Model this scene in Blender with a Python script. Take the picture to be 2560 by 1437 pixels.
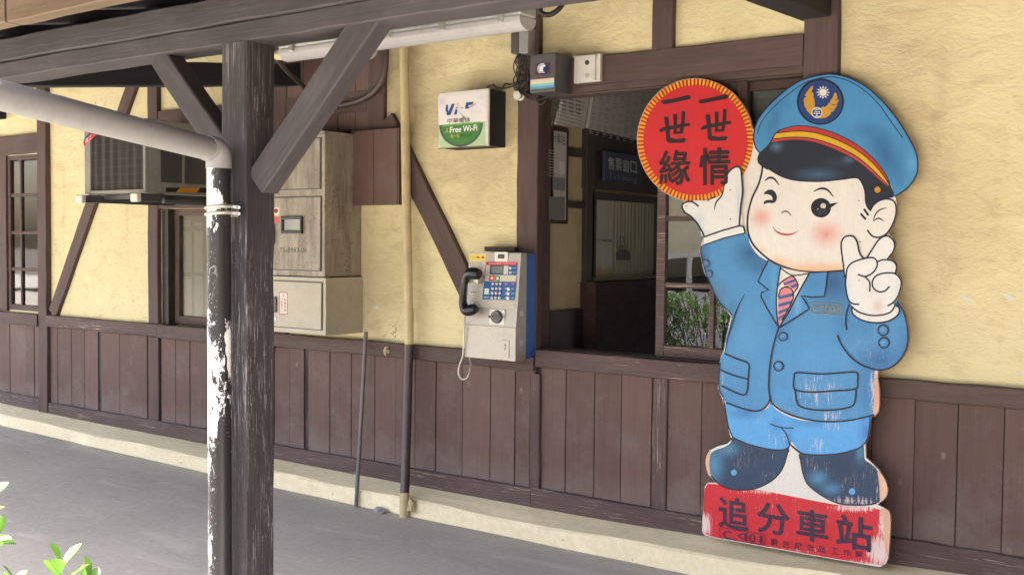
import bpy, bmesh, math, random
import numpy as np
from mathutils import Vector, Matrix
from mathutils.geometry import delaunay_2d_cdt, tessellate_polygon

random.seed(7)
SC = bpy.context.scene
COL = SC.collection
for o in list(bpy.data.objects): bpy.data.objects.remove(o)

# ------------------------------------------------------------------ camera, sky, sun, exposure
YAW, PITCH, ROLL, F = 0.62876, 0.04136, -0.00953, 2700.0
CAM = np.array([0.0, -4.5, 1.461]); CX, CY = 1280.0, 718.5
def _cam_axes():
    f = np.array([-math.sin(YAW), math.cos(YAW), 0]); r = np.array([math.cos(YAW), math.sin(YAW), 0]); d = np.array([0, 0, -1.0])
    f2 = f*math.cos(PITCH)+d*math.sin(PITCH); d2 = d*math.cos(PITCH)-f*math.sin(PITCH)
    r3 = r*math.cos(ROLL)+d2*math.sin(ROLL); d3 = d2*math.cos(ROLL)-r*math.sin(ROLL)
    return r3, d3, f2
RX, DN, FW = _cam_axes()
cd = bpy.data.cameras.new('camera'); cam = bpy.data.objects.new('camera', cd); COL.objects.link(cam)
cd.sensor_width = 36; cd.lens = F/2560*36; cd.clip_start = 0.05; cd.clip_end = 500
cam.matrix_world = Matrix(((RX[0], -DN[0], -FW[0], CAM[0]), (RX[1], -DN[1], -FW[1], CAM[1]), (RX[2], -DN[2], -FW[2], CAM[2]), (0, 0, 0, 1)))
SC.camera = cam

SUN_EL, SUN_AZ = math.radians(60), math.radians(215)      # azimuth clockwise from +Y
wd = bpy.data.worlds.new('World'); SC.world = wd; wd.use_nodes = True
nt = wd.node_tree; sky = nt.nodes.new('ShaderNodeTexSky'); sky.sky_type = 'NISHITA'; sky.sun_disc = False
sky.sun_elevation = SUN_EL; sky.sun_rotation = SUN_AZ; sky.air_density = 1.0; sky.dust_density = 4.0; sky.ozone_density = 1.0
nt.links.new(sky.outputs[0], nt.nodes['Background'].inputs[0]); nt.nodes['Background'].inputs[1].default_value = 0.11
sd = bpy.data.lights.new('sun', 'SUN'); sd.energy = 5.0; sd.angle = math.radians(0.5); sd.color = (1, .94, .85)
sun = bpy.data.objects.new('sun', sd); COL.objects.link(sun)
sv = Vector((math.sin(SUN_AZ)*math.cos(SUN_EL), math.cos(SUN_AZ)*math.cos(SUN_EL), math.sin(SUN_EL)))
sun.rotation_euler = (-sv).to_track_quat('-Z', 'Y').to_euler()
sun.location = (-2, -6, 8)
vs = SC.view_settings; vs.view_transform = 'Standard'; vs.look = 'None'; vs.gamma = 1; vs.exposure = 3.05

# ------------------------------------------------------------------ sight lines: a photo pixel to a point of a known plane
def ray(u, v): return RX*((u-CX)/F)+DN*((v-CY)/F)+FW
def P(u, v, Y=0.0):
    d = ray(u, v); return Vector(CAM+d*((Y-CAM[1])/d[1]))
def PX(u, v, X):
    d = ray(u, v); return Vector(CAM+d*((X-CAM[0])/d[0]))
def PD(u, v, z): return Vector(CAM+ray(u, v)*z)
class Plane:
    def __init__(s, p, n): s.p = np.array(p, float); n = np.array(n, float); s.n = n/np.linalg.norm(n)
    def at(s, u, v, off=0.0):
        d = ray(u, v); t = ((s.p+s.n*off-CAM)@s.n)/(d@s.n); return Vector(CAM+d*t)
def yplane(Y): return Plane((0, Y, 0), (0, -1, 0))
def xplane(X): return Plane((X, 0, 0), (1, 0, 0))

# ------------------------------------------------------------------ materials
def lin(c):
    return tuple(((x/255)/12.92 if x/255 <= .04045 else ((x/255+.055)/1.055)**2.4) for x in c)
class NT:
    def __init__(s, name):
        s.m = bpy.data.materials.new(name); s.m.use_nodes = True; s.t = s.m.node_tree; s.b = s.t.nodes['Principled BSDF']
    def n(s, typ, **kw):
        x = s.t.nodes.new(typ)
        for k, v in kw.items():
            if hasattr(x, k): setattr(x, k, v)
            else: x.inputs[k.replace('_', ' ')].default_value = v
        return x
    def l(s, a, b): s.t.links.new(a, b)
    def coord(s, scale=(1, 1, 1), rnd=True, kind='Object'):
        tc = s.n('ShaderNodeTexCoord'); out = tc.outputs[kind]
        if rnd:
            oi = s.n('ShaderNodeObjectInfo'); mu = s.n('ShaderNodeVectorMath', operation='SCALE'); mu.inputs['Scale'].default_value = 37
            cb = s.n('ShaderNodeCombineXYZ'); [s.l(oi.outputs['Random'], cb.inputs[i]) for i in range(3)]
            s.l(cb.outputs[0], mu.inputs[0]); ad = s.n('ShaderNodeVectorMath', operation='ADD'); s.l(out, ad.inputs[0]); s.l(mu.outputs[0], ad.inputs[1]); out = ad.outputs[0]
        mp = s.n('ShaderNodeMapping'); mp.inputs['Scale'].default_value = scale; s.l(out, mp.inputs[0]); return mp.outputs[0]
    def noise(s, vec, scale=5, detail=4, rough=.6, dist=0):
        x = s.n('ShaderNodeTexNoise'); x.inputs['Scale'].default_value = scale; x.inputs['Detail'].default_value = detail
        x.inputs['Roughness'].default_value = rough; x.inputs['Distortion'].default_value = dist; s.l(vec, x.inputs['Vector']); return x.outputs['Fac']
    def ramp(s, fac, stops):
        x = s.n('ShaderNodeValToRGB'); e = x.color_ramp.elements
        while len(e) < len(stops): e.new(.5)
        for i, (p, c) in enumerate(stops):
            e[i].position = p; e[i].color = (c if len(c) == 4 else (*c, 1)) if isinstance(c, tuple) else (c, c, c, 1)
        s.l(fac, x.inputs[0]); return x.outputs[0]
    def mix(s, fac, a, b, mode='MIX'):
        x = s.n('ShaderNodeMix', data_type='RGBA', blend_type=mode)
        for sock, v in ((x.inputs[0], fac), (x.inputs[6], a), (x.inputs[7], b)):
            if isinstance(v, (int, float)): sock.default_value = v
            elif isinstance(v, tuple): sock.default_value = (*v[:3], 1)
            else: s.l(v, sock)
        return x.outputs[2]
    def bump(s, h, strength=.3, dist=.01):
        x = s.n('ShaderNodeBump'); x.inputs['Strength'].default_value = strength; x.inputs['Distance'].default_value = dist
        s.l(h, x.inputs['Height']); s.l(x.outputs[0], s.b.inputs['Normal'])
    def fin(s, col, rough=.7, metal=0, spec=None):
        if isinstance(col, tuple): s.b.inputs['Base Color'].default_value = (*col[:3], 1)
        else: s.l(col, s.b.inputs['Base Color'])
        if isinstance(rough, (int, float)): s.b.inputs['Roughness'].default_value = rough
        else: s.l(rough, s.b.inputs['Roughness'])
        s.b.inputs['Metallic'].default_value = metal
        if spec is not None: s.b.inputs['Specular IOR Level'].default_value = spec
        return s.m

def m_paint(name, c, rough=.5, metal=0, dirt=.35, dirtc=(.10, .085, .06), scale=9, bump=.05):
    s = NT(name); v = s.coord(); n1 = s.noise(v, scale, 6, .65); n2 = s.noise(v, scale*6, 3, .6)
    f = s.ramp(n1, [(.45, 0.0), (.75, dirt)]); col = s.mix(f, c, dirtc)
    col = s.mix(.25, col, s.ramp(n2, [(.3, tuple(x*.8 for x in c)), (.7, tuple(min(1, x*1.1) for x in c))]))
    s.bump(n2, bump, .004); return s.fin(col, rough, metal)
def m_wood(name, c1, c2, streak=None, samt=.62, rough=.75, gscale=1.0, bump=.5, knots=True, dust=None, sw=95):
    """painted or weathered timber, grain along the local X axis"""
    s = NT(name); v = s.coord((1.2*gscale, 22*gscale, 22*gscale)); g = s.noise(v, 3.0, 8, .7, .6)
    v2 = s.coord((.7, 3, 3)); big = s.noise(v2, 2.2, 5, .6)
    col = s.ramp(g, [(.3, c1), (.72, c2)])
    col = s.mix(s.ramp(big, [(.35, 0.0), (.7, .55)]), col, tuple(x*.62 for x in c1))
    if dust:
        v4 = s.coord((2, 6, 6)); col = s.mix(s.ramp(s.noise(v4, 1.7, 6, .7), [(.5, 0.0), (.75, .5)]), col, dust)
    if streak:
        v3 = s.coord((1.6, sw, sw)); st = s.noise(v3, 2.0, 5, .75); blot = s.noise(s.coord((1.5, 4, 4)), 1.6, 4, .6)
        mu = s.n('ShaderNodeMath', operation='MULTIPLY'); s.l(s.ramp(st, [(samt, 0.0), (samt+.07, 1.0)]), mu.inputs[0]); s.l(s.ramp(blot, [(.42, 0.05), (.62, 1.0)]), mu.inputs[1])
        col = s.mix(mu.outputs[0], col, streak)
    s.bump(g, bump, .004); return s.fin(col, rough)
def m_plank(name, c1, c2, streak, dust, grain='Z'):
    s = NT(name); sc = {'Z': (24, 24, 1.2), 'X': (1.2, 24, 24)}[grain]
    v = s.coord(sc); g = s.noise(v, 3, 8, .7, .5)
    geo = s.n('ShaderNodeNewGeometry'); r = geo.outputs['Random Per Island']
    col = s.ramp(g, [(.3, c1), (.72, c2)])
    col = s.mix(.36, col, s.ramp(r, [(0, tuple(x*.72 for x in c1)), (.35, c1), (.7, c2), (1, (c2[0]*1.18, c2[1]*1.1, c2[2]*1.12))]))
    d = s.noise(s.coord((1, 1, 1)), 4.5, 7, .68); col = s.mix(s.ramp(d, [(.5, 0.0), (.72, .55)]), col, dust)
    kn = s.n('ShaderNodeTexVoronoi'); kn.inputs['Scale'].default_value = 7; s.l(s.coord((1, 1, .6)), kn.inputs['Vector'])
    col = s.mix(s.ramp(kn.outputs['Distance'], [(.02, .6), (.09, 0.0)]), col, tuple(min(1, x*1.7) for x in dust))
    st = s.noise(s.coord({'Z': (90, 90, 1.6), 'X': (1.6, 90, 90)}[grain]), 2, 5, .75)
    mu = s.n('ShaderNodeMath', operation='MULTIPLY'); s.l(s.ramp(st, [(.66, 0.0), (.74, .8)]), mu.inputs[0]); s.l(s.ramp(s.noise(s.coord((1.3, 1.3, 1.3)), 2, 4, .6), [(.45, 0.1), (.62, 1.0)]), mu.inputs[1])
    col = s.mix(mu.outputs[0], col, streak)
    tc = s.n('ShaderNodeTexCoord'); sep = s.n('ShaderNodeSeparateXYZ'); s.l(tc.outputs['Object'], sep.inputs[0])       # splashed dust along the foot
    aa = s.n('ShaderNodeMath', operation='MULTIPLY_ADD'); s.l(d, aa.inputs[0]); aa.inputs[1].default_value = -.28; s.l(sep.outputs[2], aa.inputs[2])
    lo = s.n('ShaderNodeMapRange'); lo.inputs[1].default_value = .02; lo.inputs[2].default_value = .24; lo.inputs[3].default_value = .75; lo.inputs[4].default_value = 0; s.l(aa.outputs[0], lo.inputs[0])
    col = s.mix(lo.outputs[0], col, tuple(x*1.15 for x in dust))
    s.bump(g, .5, .005); return s.fin(col, .72)
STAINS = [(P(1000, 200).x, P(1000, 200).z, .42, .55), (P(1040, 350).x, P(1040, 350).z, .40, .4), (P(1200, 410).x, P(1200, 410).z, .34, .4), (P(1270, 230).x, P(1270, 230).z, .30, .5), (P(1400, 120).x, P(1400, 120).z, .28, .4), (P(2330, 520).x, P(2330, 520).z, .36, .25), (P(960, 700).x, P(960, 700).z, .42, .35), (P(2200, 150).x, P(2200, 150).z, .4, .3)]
def m_plaster(name):
    s = NT(name); v = s.coord((1, 1, 1), False)
    base = (.755, .675, .395)
    big = s.noise(v, 1.3, 5, .6); mid = s.noise(s.coord((1, 1, 1.7), False), 6, 6, .62, .5); fine = s.noise(s.coord((1, 1, 2.4), False), 38, 6, .7, .8)
    col = s.mix(s.ramp(big, [(.3, 0.0), (.75, .75)]), base, (.71, .615, .355))
    col = s.mix(s.ramp(mid, [(.52, 0.0), (.78, .6)]), col, (.52, .38, .20))
    col = s.mix(s.ramp(mid, [(.2, .5), (.42, 0.0)]), col, (.80, .72, .46))
    # soot and rain marks with their own shape
    sm = s.noise(s.coord((3.2, 1, .55), False), 1.5, 6, .62); col = s.mix(s.ramp(sm, [(.60, 0.0), (.78, .4)]), col, (.40, .32, .20))
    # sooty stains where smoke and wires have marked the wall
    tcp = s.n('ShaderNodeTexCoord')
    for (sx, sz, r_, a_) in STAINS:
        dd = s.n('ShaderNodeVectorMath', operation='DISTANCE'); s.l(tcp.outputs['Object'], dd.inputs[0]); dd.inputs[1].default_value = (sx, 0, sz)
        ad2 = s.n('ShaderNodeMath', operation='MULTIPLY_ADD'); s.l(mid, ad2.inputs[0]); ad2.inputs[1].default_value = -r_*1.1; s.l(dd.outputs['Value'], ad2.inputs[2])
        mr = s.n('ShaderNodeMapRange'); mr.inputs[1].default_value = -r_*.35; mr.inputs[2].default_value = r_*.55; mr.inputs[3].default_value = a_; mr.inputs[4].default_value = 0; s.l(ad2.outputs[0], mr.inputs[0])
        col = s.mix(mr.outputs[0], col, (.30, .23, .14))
    # hairline cracks
    vo = s.n('ShaderNodeTexVoronoi', feature='DISTANCE_TO_EDGE'); vo.inputs['Scale'].default_value = 1.7
    nv = s.n('ShaderNodeTexNoise'); nv.inputs['Scale'].default_value = 3.5; nv.inputs['Detail'].default_value = 6; s.l(v, nv.inputs['Vector'])
    ad = s.n('ShaderNodeVectorMath', operation='MULTIPLY_ADD'); s.l(nv.outputs['Color'], ad.inputs[0]); ad.inputs[1].default_value = (.7, .7, .7); s.l(v, ad.inputs[2]); s.l(ad.outputs[0], vo.inputs['Vector'])
    crk = s.n('ShaderNodeMath', operation='MULTIPLY'); s.l(s.ramp(vo.outputs['Distance'], [(.002, 1.0), (.012, 0.0)]), crk.inputs[0]); s.l(s.ramp(s.noise(v, 2.1, 3, .5), [(.6, 0.0), (.68, .75)]), crk.inputs[1])
    col = s.mix(crk.outputs[0], col, (.22, .15, .07))
    # trowel scuffs
    sc = s.noise(s.coord((5, 1, 20), False), 3.0, 7, .72, 1.4); sm2 = s.noise(v, 1.9, 4, .6); mu9 = s.n('ShaderNodeMath', operation='MULTIPLY'); s.l(s.ramp(sc, [(.56, 0.0), (.70, .8)]), mu9.inputs[0]); s.l(s.ramp(sm2, [(.42, 0.0), (.62, 1.0)]), mu9.inputs[1]); col = s.mix(mu9.outputs[0], col, (.40, .28, .15))
    pk = s.noise(v, 9.5, 2, .5); col = s.mix(s.ramp(pk, [(.80, 0.0), (.815, .9)]), col, (.75, .70, .58))
    h = s.n('ShaderNodeMath', operation='MULTIPLY_ADD'); s.l(mid, h.inputs[0]); h.inputs[1].default_value = 2.4; s.l(fine, h.inputs[2])
    s.bump(h.outputs[0], .5, .014); return s.fin(col, .9)
def m_concrete(name, c1, c2, spots=True):
    s = NT(name); v = s.coord((1, 1, 1), False); a = s.noise(v, 1.1, 6, .6); b = s.noise(v, 28, 6, .7); c = s.noise(s.coord((.6, 2.4, 1), False), 2.2, 6, .65, .8)
    col = s.ramp(a, [(.3, tuple(x*.9 for x in c1)), (.7, c2)]); col = s.mix(.35, col, s.ramp(b, [(.3, tuple(x*.75 for x in c1)), (.7, tuple(x*1.15 for x in c2))]))
    col = s.mix(s.ramp(c, [(.55, 0.0), (.75, .55)]), col, tuple(x*1.35 for x in c2)); col = s.mix(s.ramp(c, [(.25, .5), (.42, 0.0)]), col, tuple(x*.7 for x in c1))
    if spots:
        sp = s.noise(v, 8.5, 2, .5); col = s.mix(s.ramp(sp, [(.775, 0.0), (.83, .6)]), col, tuple(x*.35 for x in c1))
        sp = s.noise(s.coord((1.3, 1, 1), False), 41, 1, .4); col = s.mix(s.ramp(sp, [(.775, 0.0), (.79, .8)]), col, tuple(x*.4 for x in c1))
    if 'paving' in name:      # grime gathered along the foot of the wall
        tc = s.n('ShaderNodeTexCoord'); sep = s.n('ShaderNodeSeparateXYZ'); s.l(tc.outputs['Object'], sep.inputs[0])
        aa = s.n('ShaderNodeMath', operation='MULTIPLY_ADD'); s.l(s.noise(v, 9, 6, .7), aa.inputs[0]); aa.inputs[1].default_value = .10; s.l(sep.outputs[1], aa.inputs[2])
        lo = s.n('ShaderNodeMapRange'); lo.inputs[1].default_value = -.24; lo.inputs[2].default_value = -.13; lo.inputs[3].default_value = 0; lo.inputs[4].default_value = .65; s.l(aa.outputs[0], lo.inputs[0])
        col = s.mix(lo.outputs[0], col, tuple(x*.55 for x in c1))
    s.bump(b, .25, .004); return s.fin(col, .62)
def m_glass(name, tint=(.9, .95, .92), rough=.0, ior=2.1):
    s = NT(name); g = s.n('ShaderNodeBsdfGlossy'); g.inputs['Roughness'].default_value = rough
    t = s.n('ShaderNodeBsdfTransparent'); t.inputs['Color'].default_value = (*tint, 1)
    f = s.n('ShaderNodeFresnel'); f.inputs['IOR'].default_value = ior; mx = s.n('ShaderNodeMixShader')
    s.l(f.outputs[0], mx.inputs[0]); s.l(t.outputs[0], mx.inputs[1]); s.l(g.outputs[0], mx.inputs[2])
    wv = s.noise(s.coord(), 6, 2, .5); b = s.n('ShaderNodeBump'); b.inputs['Strength'].default_value = .02; b.inputs['Distance'].default_value = .01; s.l(wv, b.inputs['Height']); s.l(b.outputs[0], g.inputs['Normal'])
    s.l(mx.outputs[0], s.t.nodes['Material Output'].inputs[0]); return s.m
def m_vcol(name, rough=.55, wear=0.0, wearc=(.62, .42, .28), grain=True):
    """paint whose colours are carried by the mesh; worn through to plywood along the grain"""
    s = NT(name); a = s.n('ShaderNodeVertexColor', layer_name='Col'); col = a.outputs[0]
    n = s.noise(s.coord((1, 1, 1), False), 60, 4, .7); col = s.mix(.35, col, s.ramp(n, [(.3, .78), (.7, 1.0)]), 'MULTIPLY')
    n = s.noise(s.coord((1, 1, 1), False), 5, 5, .6); col = s.mix(.3, col, s.ramp(n, [(.3, .78), (.7, 1.0)]), 'MULTIPLY')
    if grain:
        n = s.noise(s.coord((120, 1, 5), False), 1.6, 4, .7); col = s.mix(.28, col, s.ramp(n, [(.3, .72), (.65, 1.0)]), 'MULTIPLY')
    if wear:
        st = s.noise(s.coord((130, 1, 12), False), 1.5, 5, .75); bl = s.noise(s.coord((1, 1, 1), False), 6.5, 5, .65)
        tc = s.n('ShaderNodeTexCoord'); sep = s.n('ShaderNodeSeparateXYZ'); s.l(tc.outputs['Object'], sep.inputs[0])
        low = s.n('ShaderNodeMapRange'); low.inputs[1].default_value = 1.15; low.inputs[2].default_value = .3; s.l(sep.outputs[2], low.inputs[0])
        m1 = s.n('ShaderNodeMath', operation='MULTIPLY'); s.l(s.ramp(st, [(.54, 0.0), (.64, 1.0)]), m1.inputs[0]); s.l(s.ramp(bl, [(.52, 0.0), (.66, 1.0)]), m1.inputs[1])
        m2 = s.n('ShaderNodeMath', operation='MULTIPLY'); s.l(m1.outputs[0], m2.inputs[0]); s.l(low.outputs[0], m2.inputs[1])
        m3 = s.n('ShaderNodeMath', operation='MULTIPLY'); s.l(m2.outputs[0], m3.inputs[0]); m3.inputs[1].default_value = wear
        col = s.mix(m3.outputs[0], col, wearc)
        iv = s.n('ShaderNodeMath', operation='SUBTRACT'); iv.inputs[0].default_value = 1; s.l(a.outputs[1], iv.inputs[1])
        st2 = s.noise(s.coord((95, 1, 9), False), 1.7, 6, .8); q = s.n('ShaderNodeMath', operation='MULTIPLY_ADD'); s.l(iv.outputs[0], q.inputs[0]); q.inputs[1].default_value = .42; s.l(st2, q.inputs[2])
        q2 = s.n('ShaderNodeMath', operation='MULTIPLY'); s.l(s.ramp(q.outputs[0], [(.64, 0.0), (.76, .9)]), q2.inputs[0]); s.l(s.ramp(iv.outputs[0], [(.0, 0.0), (.08, 1.0)]), q2.inputs[1]); col = s.mix(q2.outputs[0], col, (.74, .60, .55))
    return s.fin(col, rough, 0, .3)

M = {}
BR1, BR2 = (.074, .044, .038), (.122, .078, .069)
M['timber'] = m_wood('brown_painted_timber', BR1, BR2, (.30, .24, .22), .68, dust=(.115, .09, .085))
M['timber_worn'] = m_wood('worn_brown_timber', (.075, .045, .042), (.13, .084, .076), (.50, .40, .33), .575, bump=.9, dust=(.12, .09, .085))
M['grey_timber'] = m_wood('grey_black_timber', (.040, .034, .037), (.078, .068, .073), (.42, .40, .40), .66, dust=(.11, .10, .11))
M['post_timber'] = m_wood('weathered_black_post', (.022, .018, .021), (.055, .047, .052), (.62, .58, .60), .57, bump=1.0, dust=(.07, .062, .066), sw=190)
M['eave_timber'] = m_wood('pale_brown_eave_timber', (.13, .085, .05), (.20, .14, .09), None, dust=(.22, .17, .12))
M['dark_timber'] = m_wood('dark_roof_timber', (.014, .013, .015), (.024, .022, .025), None)
M['plank'] = m_plank('brown_wainscot_planks', (.086, .046, .038), (.136, .081, .069), (.32, .26, .23), (.155, .122, .112))
M['plaster'] = m_plaster('ochre_plaster')
M['plinth'] = m_concrete('cream_painted_plinth', (.91, .77, .49), (.93, .82, .57), True)
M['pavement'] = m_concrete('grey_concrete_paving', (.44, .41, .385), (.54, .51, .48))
M['road'] = m_concrete('forecourt_concrete', (.40, .355, .30), (.48, .43, .37))
M['soil'] = m_concrete('soil', (.05, .035, .022), (.09, .06, .04), False)
M['roofing'] = m_paint('roof_sheet', (.10, .095, .09), .8)
M['glass'] = m_glass('window_glass')
M['glass3'] = m_glass('old_window_glass', (.9, .92, .86), .03, 1.7)
M['glass2'] = m_glass('dull_window_glass', (.92, .92, .88), .12, 1.28)
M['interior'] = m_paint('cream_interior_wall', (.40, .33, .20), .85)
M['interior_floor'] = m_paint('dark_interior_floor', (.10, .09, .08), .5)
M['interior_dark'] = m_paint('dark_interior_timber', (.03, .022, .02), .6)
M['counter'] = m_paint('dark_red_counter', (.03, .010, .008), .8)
M['paper'] = m_paint('dull_notice_paper', (.36, .36, .33), .8, dirt=.2)
M['curtain'] = m_paint('grey_green_curtain', (.25, .25, .20), .9)
M['white_plastic'] = m_paint('aged_white_plastic', (.66, .64, .58), .45, dirt=.25)
M['ac'] = m_paint('dusty_off_white_casing', (.22, .215, .19), .5, dirt=.5)
M['blind'] = m_paint('dull_beige_blind', (.20, .18, .14), .6, dirt=.25)
M['reflected_panes'] = m_paint('grey_beige_reflection', (.25, .235, .195), .6, dirt=.25)
M['grey_metal'] = m_paint('grey_painted_metal', (.085, .08, .082), .45, dirt=.3)
M['dark_metal'] = m_paint('dark_metal', (.06, .06, .065), .45)
M['rod_metal'] = m_paint('iron_grey_paint', (.14, .13, .12), .5, dirt=.4)
M['black'] = m_paint('black_plastic', (.012, .012, .014), .3, dirt=.1)
M['steel'] = m_paint('brushed_steel', (.55, .53, .48), .35, .55, dirt=.2)
M['phone_grey'] = m_paint('pale_metal_phone_body', (.40, .375, .33), .4, .3, dirt=.18, dirtc=(.3, .26, .2))
M['phone_blue'] = m_paint('blue_phone_side', (.028, .115, .42), .45, dirt=.2)
M['brown_pipe'] = m_paint('brown_pipe_paint', (.065, .042, .038), .4, dirt=.2)
M['cream_pipe'] = m_paint('cream_pipe_paint', (.58, .47, .26), .5, dirt=.4)
M['cable'] = m_paint('dark_cable', (.035, .03, .03), .5)
M['hose'] = m_paint('brown_conduit', (.075, .055, .05), .5)
M['mark'] = m_vcol('printed_marks', .5, 0, grain=False)
M['cut'] = m_vcol('cutout_paint', .5, .45)
M['ply'] = m_wood('bare_plywood_edge', (.42, .28, .18), (.58, .42, .30), None)

def m_rustbox():
    s = NT('rusty_grey_cabinet'); v = s.coord((1, 1, 1)); base = (.40, .36, .285)
    n = s.noise(v, 3.0, 6, .65); col = s.ramp(n, [(.3, base), (.7, (.26, .225, .17))])
    gr = s.noise(s.coord((6, 6, .9)), 2.6, 6, .7); col = s.mix(s.ramp(gr, [(.40, 0.0), (.66, .8)]), col, (.13, .10, .075))
    sp = s.noise(v, 70, 4, .6, .3); cl = s.noise(v, 5.5, 4, .6); mu = s.n('ShaderNodeMath', operation='MULTIPLY')
    s.l(s.ramp(sp, [(.55, 0.0), (.68, 1.0)]), mu.inputs[0]); s.l(s.ramp(cl, [(.42, 0.0), (.62, .85)]), mu.inputs[1]); col = s.mix(mu.outputs[0], col, (.075, .055, .042))
    ru = s.noise(v, 11, 6, .7); col = s.mix(s.ramp(ru, [(.60, 0.0), (.74, .6)]), col, (.16, .11, .065))
    s.bump(sp, .1, .003); return s.fin(col, .6, .05)
M['rustbox'] = m_rustbox()
M['cleanbox'] = m_paint('beige_grey_cabinet', (.42, .38, .29), .5, dirt=.35, dirtc=(.24, .19, .11))
def m_peel():
    s = NT('black_paint_peeling_off_white_pipe'); v = s.coord((1, 1, 1), False)
    a = s.noise(s.coord((1.0, 1.0, .38), False), 11, 7, .62, 1.4); b = s.noise(s.coord((1, 1, .5), False), 42, 6, .7, 1.6)
    tc = s.n('ShaderNodeTexCoord'); sep = s.n('ShaderNodeSeparateXYZ'); s.l(tc.outputs['Generated'], sep.inputs[0])
    # bands of heavy loss up the pipe, mostly on one flank
    band = s.ramp(sep.outputs[2], [(0.0, .15), (.2, .13), (.3, .10), (.38, .06), (.44, .12), (.52, .26), (.60, .32), (.68, .30), (.76, .10), (.84, .03), (.93, .24), (1.0, .24)])
    fl = s.n('ShaderNodeMapRange'); fl.inputs[1].default_value = 0.1; fl.inputs[2].default_value = .95; fl.inputs[3].default_value = .10; fl.inputs[4].default_value = -.13; s.l(sep.outputs[0], fl.inputs[0])
    ad = s.n('ShaderNodeMath', operation='ADD'); s.l(band, ad.inputs[0]); s.l(fl.outputs[0], ad.inputs[1])
    a2 = s.n('ShaderNodeMath', operation='ADD'); s.l(a, a2.inputs[0]); s.l(ad.outputs[0], a2.inputs[1])
    a3 = s.n('ShaderNodeMath', operation='MULTIPLY_ADD'); s.l(b, a3.inputs[0]); a3.inputs[1].default_value = .62; s.l(a2.outputs[0], a3.inputs[2])
    f0 = s.ramp(a3.outputs[0], [(.985, 0.0), (1.0, 1.0)])
    chip = s.noise(s.coord((1.3, 1.3, .6), False), 62, 3, .6, 2.2); f1 = s.ramp(chip, [(.635, 0.0), (.655, .9)])
    ln_ = s.noise(s.coord((1, 1, .55), False), 17, 2, .5, 1.0); f2 = s.ramp(ln_, [(.478, 0.0), (.490, .8), (.502, .8), (.514, 0.0)])
    pm = s.noise(v, 9, 3, .6); m8 = s.n('ShaderNodeMath', operation='MULTIPLY'); s.l(f2, m8.inputs[0]); s.l(s.ramp(pm, [(.54, 0.0), (.6, 1.0)]), m8.inputs[1])
    mx1 = s.n('ShaderNodeMath', operation='MAXIMUM'); s.l(f1, mx1.inputs[0]); s.l(m8.outputs[0], mx1.inputs[1])
    side = s.n('ShaderNodeMapRange'); side.inputs[1].default_value = .45; side.inputs[2].default_value = .85; side.inputs[3].default_value = 1; side.inputs[4].default_value = .0; s.l(sep.outputs[0], side.inputs[0])
    m7 = s.n('ShaderNodeMath', operation='MULTIPLY'); s.l(mx1.outputs[0], m7.inputs[0]); s.l(side.outputs[0], m7.inputs[1])
    mx2 = s.n('ShaderNodeMath', operation='MAXIMUM'); s.l(f0, mx2.inputs[0]); s.l(m7.outputs[0], mx2.inputs[1]); f = mx2.outputs[0]
    col = s.mix(f, (.018, .017, .019), (.80, .80, .78)); s.bump(f, .35, .002)
    return s.fin(col, s.ramp(f, [(0, .38), (1, .55)]))
M['peel'] = m_peel()
M['pvc'] = m_paint('grey_pvc', (.29, .288, .285), .42, dirt=.2)
M['tube_cover'] = m_paint('frosted_lamp_cover', (.36, .36, .36), .22, dirt=.2)
M['lamp_tray'] = m_paint('grey_lamp_tray', (.40, .42, .42), .35, .3)
def m_leaf():
    s = NT('bright_green_leaf'); geo = s.n('ShaderNodeNewGeometry'); n = s.noise(s.coord(), 60, 3, .5)
    col = s.ramp(geo.outputs['Random Per Island'], [(0, (.05, .12, .02)), (.4, (.09, .20, .03)), (.8, (.13, .29, .03)), (1, (.17, .34, .04))])
    col = s.mix(.25, col, s.ramp(n, [(.3, (.05, .11, .02)), (.7, (.20, .32, .07))])); m = s.fin(col, .5)
    tr = s.n('ShaderNodeBsdfTranslucent'); s.l(col, tr.inputs['Color']); mx = s.n('ShaderNodeMixShader'); mx.inputs[0].default_value = .4
    s.l(s.b.outputs[0], mx.inputs[1]); s.l(tr.outputs[0], mx.inputs[2]); s.l(mx.outputs[0], s.t.nodes['Material Output'].inputs[0]); return m
M['leaf'] = m_leaf()
M['bark'] = m_wood('bark', (.06, .045, .03), (.11, .085, .06))

# ------------------------------------------------------------------ mesh helpers
def tag(o, label=None, cat=None, group=None, kind=None):
    if label: o['label'] = label
    if cat: o['category'] = cat
    if group: o['group'] = group
    if kind: o['kind'] = kind
    return o
def link(name, verts, faces, mat, parent=None, smooth=False, cols=None, mats=None, midx=None):
    me = bpy.data.meshes.new(name); me.from_pydata([tuple(v) for v in verts], [], faces); me.update()
    for m in (mats or [mat]): me.materials.append(m)
    if midx: me.polygons.foreach_set('material_index', midx)
    if smooth: me.polygons.foreach_set('use_smooth', [True]*len(me.polygons))
    if cols is not None:
        ca = me.color_attributes.new('Col', 'FLOAT_COLOR', 'POINT'); ca.data.foreach_set('color', [x for c in cols for x in (c if len(c) == 4 else (*c, 1.0))])
    o = bpy.data.objects.new(name, me); COL.objects.link(o)
    if parent: o.parent = parent; o.matrix_parent_inverse = parent.matrix_world.inverted()
    return o
def empty(name, loc=(0, 0, 0)):
    o = bpy.data.objects.new(name, None); o.empty_display_size = .1; o.location = loc; COL.objects.link(o)
    o.matrix_world = Matrix.Translation(loc); return o
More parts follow.
